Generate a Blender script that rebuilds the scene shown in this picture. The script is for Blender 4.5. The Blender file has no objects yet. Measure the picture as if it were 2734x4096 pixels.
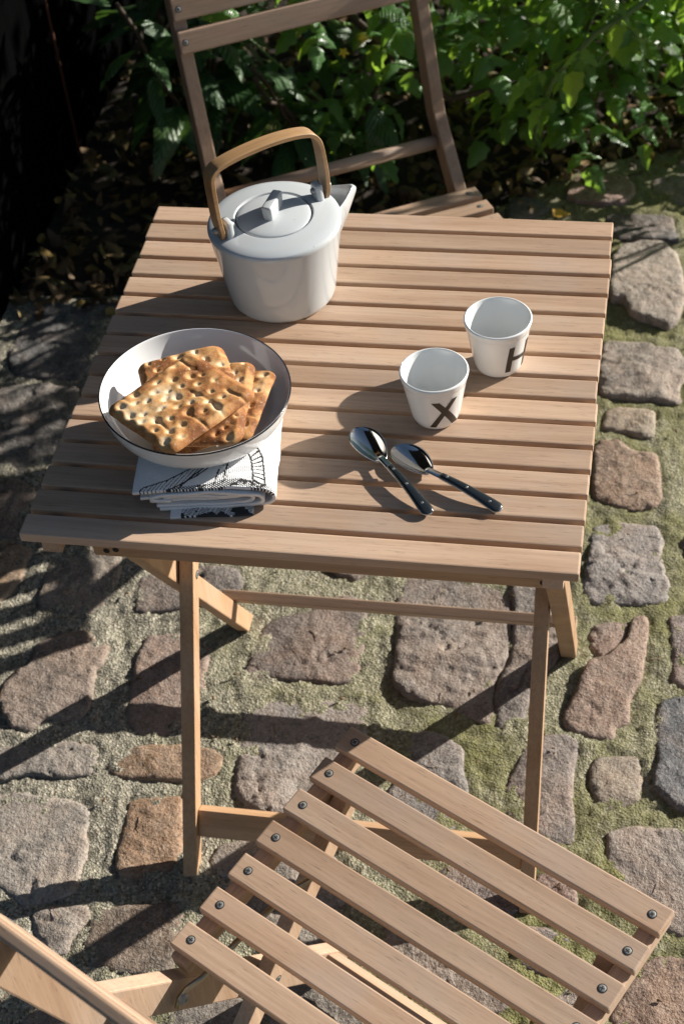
import bpy, bmesh, math, random
import numpy as np
from mathutils import Vector, Matrix, Euler, noise as mnoise

random.seed(7)
rng = np.random.default_rng(7)
SC = bpy.context.scene
COL = SC.collection
R = math.radians

# ------------------------------------------------------------------ camera, sky, sun, exposure
cam_d = bpy.data.cameras.new('camera')
cam = bpy.data.objects.new('camera', cam_d)
COL.objects.link(cam)
cam.location = (0.64940, -1.14485, 1.95673)
def _rx(a): return Matrix.Rotation(a, 3, 'X')
def _rz(a): return Matrix.Rotation(a, 3, 'Z')
cam.rotation_euler = (_rz(0.24767846) @ _rx(math.pi / 2 - 0.78325759) @ _rz(-0.10864002)).to_euler()
cam_d.sensor_fit = 'VERTICAL'
cam_d.sensor_height = 36.0
cam_d.lens = 36.0 * 6599.13 / 4096
cam_d.clip_start = 0.05
cam_d.clip_end = 300
cam_d.dof.use_dof = True
cam_d.dof.focus_distance = 1.88
cam_d.dof.aperture_fstop = 8.0
SC.camera = cam

SUN_EL, SUN_AZ = R(22.7), R(34.9)          # azimuth counter-clockwise from +x, toward the sun
SUN_DIR = Vector((math.cos(SUN_AZ) * math.cos(SUN_EL), math.sin(SUN_AZ) * math.cos(SUN_EL), math.sin(SUN_EL)))
W = bpy.data.worlds.new('World')
SC.world = W
W.use_nodes = True
wn = W.node_tree.nodes
bgn = wn['Background']
sky = wn.new('ShaderNodeTexSky')
sky.sky_type = 'NISHITA'
sky.sun_disc = False
sky.sun_elevation = SUN_EL
sky.sun_rotation = math.pi / 2 - SUN_AZ
W.node_tree.links.new(sky.outputs['Color'], bgn.inputs['Color'])
bgn.inputs['Strength'].default_value = 0.043
sl = bpy.data.lights.new('sun', 'SUN')
sl.energy = 5.0
sl.angle = R(0.5)
sl.color = (1.0, 0.945, 0.86)
sun = bpy.data.objects.new('sun', sl)
COL.objects.link(sun)
sun.rotation_euler = SUN_DIR.to_track_quat('Z', 'Y').to_euler()
sun.location = SUN_DIR * 8
SC.view_settings.view_transform = 'Standard'
SC.view_settings.look = 'None'
SC.view_settings.gamma = 1.0
SC.view_settings.use_curve_mapping = False
SC.view_settings.exposure = 0.88

# ------------------------------------------------------------------ small helpers
def V(*a): return Vector(a)

def tag(o, label=None, cat=None, group=None, kind=None):
    if label: o['label'] = label
    if cat: o['category'] = cat
    if group: o['group'] = group
    if kind: o['kind'] = kind
    return o

def thing(name, label, cat, loc=(0, 0, 0), rotz=0.0, group=None):
    o = bpy.data.objects.new(name, None)
    COL.objects.link(o)
    o.empty_display_size = 0.05
    o.location = loc
    o.rotation_euler = (0, 0, rotz)
    return tag(o, label, cat, group)

def link(name, me, parent=None, mat=None, M=None):
    o = bpy.data.objects.new(name, me)
    COL.objects.link(o)
    if mat is not None and len(me.materials) == 0:
        for m in (mat if isinstance(mat, (list, tuple)) else [mat]):
            me.materials.append(m)
    if parent is not None:
        o.parent = parent
    if M is not None:
        o.matrix_local = M
    return o

def mesh(name, verts, faces, smooth=True):
    me = bpy.data.meshes.new(name)
    me.from_pydata([tuple(v) for v in verts], [], [tuple(f) for f in faces])
    if smooth:
        me.polygons.foreach_set('use_smooth', [True] * len(me.polygons))
    me.update()
    return me

def bm_mesh(name, bm, smooth=False):
    me = bpy.data.meshes.new(name)
    bmesh.ops.recalc_face_normals(bm, faces=bm.faces)
    bm.to_mesh(me)
    bm.free()
    if smooth:
        me.polygons.foreach_set('use_smooth', [True] * len(me.polygons))
    return me

_boxes = {}
def box_mesh(L, w, t, bev=0.0015, seg=2):
    k = (round(L, 4), round(w, 4), round(t, 4), round(bev, 5), seg)
    if k in _boxes: return _boxes[k]
    bm = bmesh.new()
    bmesh.ops.create_cube(bm, size=1.0)
    bmesh.ops.scale(bm, vec=(L, w, t), verts=bm.verts)
    if bev > 0:
        bmesh.ops.bevel(bm, geom=list(bm.edges), offset=bev, segments=seg, profile=0.6, affect='EDGES')
    me = bm_mesh('board', bm)
    _boxes[k] = me
    return me

def frame(a, b, n):
    a, b, n = Vector(a), Vector(b), Vector(n)
    x = (b - a).normalized()
    z = (n - x * n.dot(x)).normalized()
    y = z.cross(x)
    M = Matrix((x, y, z)).transposed().to_4x4()
    M.translation = (a + b) / 2
    return M

def board(name, a, b, width, thick, n, mat, parent, bev=0.0015):
    """a bar from a to b; n = direction of its thickness"""
    me = box_mesh((Vector(b) - Vector(a)).length, width, thick, bev)
    me = me if len(me.materials) == 0 or me.materials[0] == mat else me.copy()
    if len(me.materials) and me.materials[0] != mat: me.materials.clear()
    return link(name, me, parent, mat, frame(a, b, n))

def tube(pts, r, seg=10, cap=True, rad=None):
    """verts, faces of a tube along pts"""
    pts = [Vector(p) for p in pts]
    vs, fs = [], []
    n = len(pts)
    up = None
    for i, p in enumerate(pts):
        t = (pts[min(i + 1, n - 1)] - pts[max(i - 1, 0)]).normalized()
        if up is None:
            up = t.orthogonal().normalized()
        up = (up - t * up.dot(t)).normalized()
        sd = t.cross(up)
        rr = rad[i] if rad is not None else r
        for k in range(seg):
            a = 2 * math.pi * k / seg
            vs.append(p + (up * math.cos(a) + sd * math.sin(a)) * rr)
    for i in range(n - 1):
        for k in range(seg):
            k2 = (k + 1) % seg
            fs.append((i * seg + k, i * seg + k2, (i + 1) * seg + k2, (i + 1) * seg + k))
    if cap:
        fs.append(tuple(range(seg - 1, -1, -1)))
        fs.append(tuple((n - 1) * seg + k for k in range(seg)))
    return vs, fs

def lathe(prof, seg=96):
    vs, fs = [], []
    for r, z in prof:
        for k in range(seg):
            a = 2 * math.pi * k / seg
            vs.append((r * math.cos(a), r * math.sin(a), z))
    for i in range(len(prof) - 1):
        for k in range(seg):
            k2 = (k + 1) % seg
            fs.append((i * seg + k, i * seg + k2, (i + 1) * seg + k2, (i + 1) * seg + k))
    return vs, fs

def smooth_prof(pts, n=6):
    """Catmull-Rom through 2-D points"""
    P = [np.array(p, float) for p in pts]
    P = [2 * P[0] - P[1]] + P + [2 * P[-1] - P[-2]]
    out = []
    for i in range(1, len(P) - 2):
        for k in range(n):
            t = k / n
            out.append(0.5 * (2 * P[i] + (P[i + 1] - P[i - 1]) * t + (2 * P[i - 1] - 5 * P[i] + 4 * P[i + 1] - P[i + 2]) * t * t
                              + (3 * P[i] - P[i - 1] - 3 * P[i + 1] + P[i + 2]) * t ** 3))
    out.append(P[-2])
    return [tuple(p) for p in out]

def _hash(ix, iy, seed):
    h = (ix.astype(np.int64) * 374761393 + iy.astype(np.int64) * 668265263 + seed * 974634777) & 0xFFFFFFFF
    h = ((h ^ (h >> 13)) * 1274126177) & 0xFFFFFFFF
    return ((h ^ (h >> 16)) & 0xFFFF) / 65535.0
def vnoise(x, y, seed=0):
    x = np.asarray(x, float); y = np.asarray(y, float)
    ix = np.floor(x); iy = np.floor(y)
    fx = x - ix; fy = y - iy
    fx = fx * fx * (3 - 2 * fx); fy = fy * fy * (3 - 2 * fy)
    a = _hash(ix, iy, seed); b = _hash(ix + 1, iy, seed); c = _hash(ix, iy + 1, seed); d = _hash(ix + 1, iy + 1, seed)
    return (a * (1 - fx) + b * fx) * (1 - fy) + (c * (1 - fx) + d * fx) * fy
def fbm(x, y, seed=0, oct=4):
    s = 0; a = 1; t = 0
    for o in range(oct):
        s = s + a * vnoise(x * 2 ** o, y * 2 ** o, seed + o * 17); t += a; a *= 0.5
    return s / t

# ------------------------------------------------------------------ materials
class NT:
    def __init__(s, name):
        s.m = bpy.data.materials.new(name)
        s.m.use_nodes = True
        s.t = s.m.node_tree
        s.b = s.t.nodes['Principled BSDF']
        s.out = s.t.nodes['Material Output']
    def n(s, typ, **kw):
        nd = s.t.nodes.new(typ)
        for k, v in kw.items():
            setattr(nd, k, v)
        return nd
    def l(s, a, b): s.t.links.new(a, b)
    def val(s, sock, v):
        if hasattr(v, 'is_output'): s.l(v, sock)
        else: sock.default_value = v
    def noise(s, vec, scale, detail=3, rough=0.55, dist=0.0):
        nd = s.n('ShaderNodeTexNoise')
        nd.inputs['Scale'].default_value = scale
        nd.inputs['Detail'].default_value = detail
        nd.inputs['Roughness'].default_value = rough
        nd.inputs['Distortion'].default_value = dist
        if vec is not None: s.l(vec, nd.inputs['Vector'])
        return nd.outputs['Fac']
    def ramp(s, fac, stops):
        nd = s.n('ShaderNodeValToRGB')
        e = nd.color_ramp.elements
        e[0].position, e[0].color = stops[0][0], (*stops[0][1], 1)
        e[1].position, e[1].color = stops[-1][0], (*stops[-1][1], 1)
        for p, c in stops[1:-1]:
            q = e.new(p); q.color = (*c, 1)
        s.l(fac, nd.inputs['Fac'])
        return nd.outputs['Color']
    def map(s, vec, scale=(1, 1, 1), loc=(0, 0, 0)):
        nd = s.n('ShaderNodeMapping')
        nd.inputs['Scale'].default_value = scale
        nd.inputs['Location'].default_value = loc
        s.l(vec, nd.inputs['Vector'])
        return nd.outputs['Vector']
    def mix(s, fac, a, b, blend='MIX'):
        nd = s.n('ShaderNodeMix', data_type='RGBA', blend_type=blend)
        s.val(nd.inputs[0], fac)
        for sock, v in ((nd.inputs[6], a), (nd.inputs[7], b)):
            if hasattr(v, 'is_output'): s.l(v, sock)
            else: sock.default_value = (*v, 1) if len(v) == 3 else v
        return nd.outputs[2]
    def math(s, op, a, b=None, clamp=False):
        nd = s.n('ShaderNodeMath', operation=op, use_clamp=clamp)
        s.val(nd.inputs[0], a)
        if b is not None: s.val(nd.inputs[1], b)
        return nd.outputs[0]
    def rng(s, v, a, b, c, d):
        nd = s.n('ShaderNodeMapRange')
        s.l(v, nd.inputs[0])
        for i, x in enumerate((a, b, c, d)): nd.inputs[i + 1].default_value = x
        return nd.outputs[0]
    def bump(s, h, dist, strength=1.0, normal=None):
        nd = s.n('ShaderNodeBump')
        nd.inputs['Distance'].default_value = dist
        nd.inputs['Strength'].default_value = strength
        s.l(h, nd.inputs['Height'])
        if normal is not None: s.l(normal, nd.inputs['Normal'])
        return nd.outputs['Normal']
    def base(s, c): s.val(s.b.inputs['Base Color'], c if hasattr(c, 'is_output') else (*c, 1))
    def set(s, **kw):
        for k, v in kw.items(): s.val(s.b.inputs[k.replace('_', ' ')], v)
    def nrm(s, v): s.l(v, s.b.inputs['Normal'])

def wood(name, light, mid, dark, axis='X', rough=0.5):
    k = NT(name)
    tc = k.n('ShaderNodeTexCoord').outputs['Object']
    oi = k.n('ShaderNodeObjectInfo')
    off = k.n('ShaderNodeCombineXYZ')
    k.l(k.math('MULTIPLY', oi.outputs['Random'], 37.0), off.inputs[0])
    k.l(k.math('MULTIPLY', oi.outputs['Random'], 91.0), off.inputs[1])
    k.l(k.math('MULTIPLY', oi.outputs['Random'], 53.0), off.inputs[2])
    add = k.n('ShaderNodeVectorMath', operation='ADD')
    k.l(tc, add.inputs[0]); k.l(off.outputs[0], add.inputs[1])
    v = add.outputs[0]
    def sc(a, c): return {'X': (a, c, c), 'Y': (c, a, c), 'Z': (c, c, a)}[axis]
    g1 = k.noise(k.map(v, sc(1.6, 26)), 1.0, 4, 0.6, 0.6)       # broad figure
    g2 = k.noise(k.map(v, sc(9, 260)), 1.0, 3, 0.6)             # fibres
    g3 = k.noise(k.map(v, sc(42, 430)), 1.0, 3, 0.6)            # pores
    g4 = k.noise(v, 7.0, 3, 0.6)                                # blotches, weathering
    c = k.ramp(g1, [(0.28, dark), (0.48, mid), (0.7, light)])
    c = k.mix(k.rng(g2, 0.40, 0.75, 0.0, 0.38), c, tuple(x * 0.62 for x in dark))
    pores = k.rng(g3, 0.58, 0.74, 0.0, 0.5)
    c = k.mix(pores, c, tuple(x * 0.45 for x in dark))
    grey = tuple(0.5 * (sum(mid) / 3) + 0.5 * x for x in mid)
    c = k.mix(k.rng(g4, 0.48, 0.78, 0.0, 0.5), c, grey)
    tone = k.rng(oi.outputs['Random'], 0, 1, 0.80, 1.13)
    hsv = k.n('ShaderNodeHueSaturation')
    k.l(tone, hsv.inputs['Value']); k.l(c, hsv.inputs['Color'])
    k.base(hsv.outputs['Color'])
    k.set(Roughness=k.rng(g4, 0.3, 0.7, rough - 0.06, rough + 0.1))
    k.b.inputs['Specular IOR Level'].default_value = 0.32
    h = k.math('ADD', k.math('MULTIPLY', g2, 0.6), k.math('MULTIPLY', pores, -0.8))
    k.nrm(k.bump(h, 0.00045, 0.55))
    return k.m

WOOD = wood('pale acacia wood', (0.55, 0.395, 0.28), (0.485, 0.332, 0.228), (0.39, 0.252, 0.165))
WOOD_Z = wood('pale acacia wood upright', (0.54, 0.385, 0.27), (0.475, 0.325, 0.22), (0.39, 0.25, 0.162), 'Z')
WOOD_LEG = wood('honey acacia wood', (0.52, 0.34, 0.20), (0.46, 0.285, 0.16), (0.37, 0.215, 0.115))
WOOD_LEGZ = wood('honey acacia wood upright', (0.52, 0.345, 0.21), (0.46, 0.29, 0.17), (0.37, 0.22, 0.12), 'Z')
OAK = wood('bent oak veneer', (0.50, 0.315, 0.16), (0.43, 0.255, 0.12), (0.33, 0.185, 0.08), 'X', 0.42)

def plain(name, col, rough, metal=0.0, spec=0.5, coat=0.0):
    k = NT(name)
    tc = k.n('ShaderNodeTexCoord').outputs['Object']
    nz = k.noise(tc, 60, 3)
    k.base(k.mix(k.rng(nz, 0.3, 0.8, 0, 0.12), col, tuple(x * 0.7 for x in col)))
    k.set(Roughness=k.rng(nz, 0.3, 0.7, max(rough - 0.03, 0.02), rough + 0.05), Metallic=metal)
    k.b.inputs['Specular IOR Level'].default_value = spec
    k.b.inputs['Coat Weight'].default_value = coat
    return k.m

STEEL = plain('zinc plated steel', (0.33, 0.335, 0.32), 0.42, 0.45)
BRASSY = plain('yellow zinc steel', (0.52, 0.47, 0.34), 0.3, 1.0)
RECESS_SHADE = plain('painted recess shade', (0.02, 0.017, 0.014), 0.8)  # near-black colour standing for shade inside screw recesses and bolt holes
POLISHED = plain('polished steel', (0.72, 0.71, 0.68), 0.09, 1.0)
HANDLE_BLACK = plain('black resin handle', (0.012, 0.016, 0.018), 0.22, 0, 0.5, 0.3)
PRINT = plain('dark brown print', (0.020, 0.015, 0.012), 0.35)
RIMLINE = plain('black rim line', (0.012, 0.012, 0.013), 0.2)

def glaze(name, col, rough, spots=0.0):
    k = NT(name)
    tc = k.n('ShaderNodeTexCoord').outputs['Object']
    a = k.noise(tc, 14, 4)
    c = k.mix(k.rng(a, 0.35, 0.75, 0, 0.35), col, tuple(x * y for x, y in zip(col, (0.93, 0.92, 0.90))))
    if spots:
        s = k.noise(tc, 95, 2, 0.5)
        c = k.mix(k.rng(s, 0.74, 0.79, 0, spots), c, (0.16, 0.13, 0.10))
    k.base(c)
    k.set(Roughness=k.rng(a, 0.3, 0.7, rough, rough + 0.05))
    k.b.inputs['Coat Weight'].default_value = 0.4
    k.b.inputs['Coat Roughness'].default_value = 0.04
    k.nrm(k.bump(k.noise(tc, 22, 2), 0.0006, 0.25))
    return k.m
KETTLE_MAT = glaze('pale grey blue glaze', (0.52, 0.55, 0.565), 0.08, 0.4)
WHITE_MAT = glaze('white porcelain', (0.76, 0.77, 0.77), 0.08)
CUP_MAT = glaze('white cup glaze', (0.80, 0.81, 0.80), 0.12)

def stone_mat():
    k = NT('cobble stone')
    tc = k.n('ShaderNodeTexCoord').outputs['Object']
    oi = k.n('ShaderNodeObjectInfo')
    off = k.n('ShaderNodeVectorMath', operation='ADD')
    cmb = k.n('ShaderNodeCombineXYZ')
    k.l(k.math('MULTIPLY', oi.outputs['Random'], 61.0), cmb.inputs[0])
    k.l(k.math('MULTIPLY', oi.outputs['Random'], 17.0), cmb.inputs[1])
    k.l(tc, off.inputs[0]); k.l(cmb.outputs[0], off.inputs[1])
    v = off.outputs[0]
    n1 = k.noise(v, 9, 5, 0.62, 0.8)
    n2 = k.noise(v, 42, 5, 0.7, 0.4)
    n3 = k.noise(v, 240, 3, 0.65)
    n4 = k.noise(v, 560, 2, 0.5)
    base = oi.outputs['Color']
    lite = k.mix(0.42, base, (0.60, 0.54, 0.47), 'SCREEN')
    base = k.mix(k.rng(n1, 0.50, 0.34, 0.0, 0.6), base, k.mix(1.0, base, (0.46, 0.44, 0.43), 'MULTIPLY'))
    c = k.mix(k.rng(n1, 0.42, 0.72, 0.0, 0.7), base, k.mix(0.5, base, (0.42, 0.25, 0.15)))
    c = k.mix(k.rng(n2, 0.40, 0.78, 0.0, 0.55), c, lite)
    c = k.mix(k.rng(n2, 0.46, 0.26, 0.0, 0.6), c, k.mix(1.0, base, (0.5, 0.48, 0.46), 'MULTIPLY'))
    c = k.mix(k.rng(n3, 0.54, 0.68, 0.0, 0.65), c, lite)
    c = k.mix(k.rng(n3, 0.45, 0.31, 0.0, 0.72), c, (0.05, 0.044, 0.04))
    c = k.mix(k.rng(n4, 0.60, 0.72, 0.0, 0.45), c, (0.55, 0.5, 0.44))
    k.base(c)
    k.set(Roughness=k.rng(n2, 0.3, 0.7, 0.62, 0.82))
    k.b.inputs['Specular IOR Level'].default_value = 0.3
    b1 = k.bump(n2, 0.005, 0.5)
    b2 = k.bump(n3, 0.0032, 0.9, b1)
    k.nrm(k.bump(n4, 0.0007, 0.6, b2))
    return k.m
STONE = stone_mat()

def mortar_mat():
    k = NT('mossy sand mortar')
    tc = k.n('ShaderNodeTexCoord').outputs['Object']
    big = k.noise(tc, 2.6, 4, 0.6, 0.4)
    mid = k.noise(tc, 15, 5, 0.7, 0.3)
    fine = k.noise(tc, 160, 5, 0.8)
    fine2 = k.noise(tc, 520, 3, 0.7)
    vo = k.n('ShaderNodeTexVoronoi'); vo.inputs['Scale'].default_value = 285
    k.l(tc, vo.inputs['Vector'])
    gc = k.n('ShaderNodeSeparateColor'); k.l(vo.outputs['Color'], gc.inputs[0])
    c = k.ramp(mid, [(0.3, (0.25, 0.232, 0.18)), (0.55, (0.345, 0.322, 0.255)), (0.8, (0.42, 0.40, 0.325))])
    c = k.mix(k.rng(gc.outputs[0], 0.5, 0.9, 0, 0.7), c, (0.66, 0.60, 0.48))
    c = k.mix(k.rng(gc.outputs[1], 0.66, 0.9, 0, 0.75), c, (0.11, 0.095, 0.07))
    # moss cushions: more of them to the right and under the table, hardly any at the far left
    sx = k.n('ShaderNodeSeparateXYZ'); k.l(tc, sx.inputs[0])
    grad = k.rng(sx.outputs[0], -0.25, 0.42, -0.22, 0.10)
    m = k.math('ADD', k.math('ADD', k.math('MULTIPLY', big, 0.7), k.math('MULTIPLY', mid, 0.55)), grad)
    m = k.math('ADD', m, k.math('MULTIPLY', k.math('SUBTRACT', fine, 0.5), 0.22))
    film = k.rng(m, 0.46, 0.74, 0.0, 0.45)
    c = k.mix(film, c, (0.28, 0.278, 0.11))
    cush = k.rng(m, 0.66, 0.84, 0.0, 0.7)
    moss = k.ramp(fine, [(0.3, (0.10, 0.11, 0.018)), (0.5, (0.20, 0.195, 0.06)), (0.72, (0.32, 0.30, 0.13))])
    c = k.mix(cush, c, moss)
    c = k.mix(k.rng(fine, 0.42, 0.28, 0.0, 0.55), c, (0.09, 0.08, 0.05))
    k.base(c)
    k.set(Roughness=0.95)
    k.b.inputs['Specular IOR Level'].default_value = 0.12
    hh = k.math('ADD', fine, k.math('MULTIPLY', cush, 0.5))
    b0 = k.bump(mid, 0.010, 0.6)
    b1 = k.bump(hh, 0.0055, 0.8, b0)
    k.nrm(k.bump(vo.outputs['Distance'], 0.0036, 0.85, b1))
    return k.m
MORTAR = mortar_mat()

def soil_mat():
    k = NT('dark garden soil')
    tc = k.n('ShaderNodeTexCoord').outputs['Object']
    a = k.noise(tc, 8, 5, 0.65); b = k.noise(tc, 70, 4, 0.7)
    c = k.ramp(b, [(0.3, (0.012, 0.009, 0.006)), (0.55, (0.035, 0.025, 0.017)), (0.8, (0.07, 0.05, 0.033))])
    k.base(k.mix(k.rng(a, 0.4, 0.8, 0, 0.5), c, (0.045, 0.034, 0.02)))
    k.set(Roughness=0.95)
    k.nrm(k.bump(b, 0.01, 0.8))
    return k.m
SOIL = soil_mat()

def black_wall_mat():
    k = NT('black stained timber')
    tc = k.n('ShaderNodeTexCoord').outputs['Object']
    a = k.noise(k.map(tc, (180, 180, 4)), 1.0, 4, 0.6)
    k.base(k.ramp(a, [(0.3, (0.0012, 0.0012, 0.0013)), (0.7, (0.003, 0.003, 0.0031))]))
    k.set(Roughness=0.95)
    k.b.inputs['Specular IOR Level'].default_value = 0.0
    k.nrm(k.bump(a, 0.002, 0.7))
    return k.m
BLACKWOOD = black_wall_mat()

def leaf_mat(name, top, warm, trans, rough=0.42, tw=0.38, veins=True):
    k = NT(name)
    tc = k.n('ShaderNodeTexCoord').outputs['UV']
    sep = k.n('ShaderNodeSeparateXYZ'); k.l(tc, sep.inputs[0])
    oi = k.n('ShaderNodeObjectInfo')
    geo = k.n('ShaderNodeNewGeometry')
    rnd = k.math('FRACT', k.math('ADD', oi.outputs['Random'], k.math('MULTIPLY', geo.outputs['Random Per Island'], 7.3)))
    pos = k.n('ShaderNodeTexCoord').outputs['Object']
    nz = k.noise(pos, 55, 3)
    c = k.mix(rnd, top, warm)
    c = k.mix(k.rng(nz, 0.35, 0.75, 0, 0.45), c, tuple(x * 0.55 for x in top))
    yel = k.rng(rnd, 0.90, 0.97, 0, 0.5)
    c = k.mix(yel, c, (0.22, 0.20, 0.03))
    # veins: midrib and herringbone side veins from the leaf's own uv
    av = k.math('ABSOLUTE', k.math('SUBTRACT', sep.outputs[1], 0.5))
    ph = k.math('SUBTRACT', k.math('MULTIPLY', sep.outputs[0], 8.0), k.math('MULTIPLY', av, 6.0))
    tri = k.math('ABSOLUTE', k.math('SUBTRACT', k.math('FRACT', ph), 0.5))
    side = k.rng(tri, 0.0, 0.10, 1.0, 0.0)
    mid = k.rng(av, 0.0, 0.025, 1.0, 0.0)
    vein = k.math('MAXIMUM', k.math('MULTIPLY', side, 0.5), mid)
    c = k.mix(k.math('MULTIPLY', vein, 0.5), c, tuple(min(1, x * 2.1 + 0.02) for x in top))
    k.base(c)
    k.set(Roughness=k.rng(nz, 0.3, 0.7, rough - 0.08, rough + 0.12))
    k.b.inputs['Specular IOR Level'].default_value = 0.7
    puff = k.math('ADD', k.math('MULTIPLY', tri, 1.4), k.math('MULTIPLY', nz, 0.6))
    k.nrm(k.bump(puff, 0.0022, 0.75))
    tr = k.n('ShaderNodeBsdfTranslucent')
    k.l(k.mix(k.math('MULTIPLY', rnd, 0.6), trans, tuple(x * y for x, y in zip(trans, (1.25, 1.0, 0.8)))), tr.inputs['Color'])
    mx = k.n('ShaderNodeMixShader')
    mx.inputs[0].default_value = tw
    k.l(k.b.outputs[0], mx.inputs[1]); k.l(tr.outputs[0], mx.inputs[2])
    k.l(mx.outputs[0], k.out.inputs['Surface'])
    return k.m
TOMATO = leaf_mat('tomato leaf', (0.085, 0.20, 0.065), (0.11, 0.225, 0.05), (0.36, 0.64, 0.07), 0.30, 0.45)
LAUREL = leaf_mat('dark glossy leaf', (0.04, 0.095, 0.03), (0.05, 0.11, 0.03), (0.10, 0.22, 0.03), 0.34, 0.25)
HEDGE = leaf_mat('hedge leaf', (0.04, 0.08, 0.02), (0.06, 0.10, 0.02), (0.10, 0.20, 0.03), 0.5, 0.25)
STEM = plain('green plant stem', (0.10, 0.17, 0.045), 0.5)
BARK = plain('brown woody stem', (0.06, 0.04, 0.025), 0.8)

def litter_mat():
    k = NT('fallen leaves')
    geo = k.n('ShaderNodeNewGeometry'); oi = k.n('ShaderNodeObjectInfo')
    r = k.math('FRACT', k.math('ADD', geo.outputs['Random Per Island'], oi.outputs['Random']))
    pos = k.n('ShaderNodeTexCoord').outputs['Object']
    nz = k.noise(pos, 70, 3)
    c = k.ramp(r, [(0.0, (0.05, 0.03, 0.015)), (0.3, (0.13, 0.075, 0.03)), (0.5, (0.24, 0.15, 0.06)), (0.68, (0.10, 0.11, 0.035)),
                   (0.85, (0.22, 0.14, 0.035)), (1.0, (0.27, 0.18, 0.035))])
    k.base(k.mix(k.rng(nz, 0.4, 0.75, 0, 0.6), c, (0.05, 0.03, 0.015)))
    k.set(Roughness=0.7)
    k.nrm(k.bump(nz, 0.002, 0.6))
    return k.m
LITTER = litter_mat()

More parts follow.
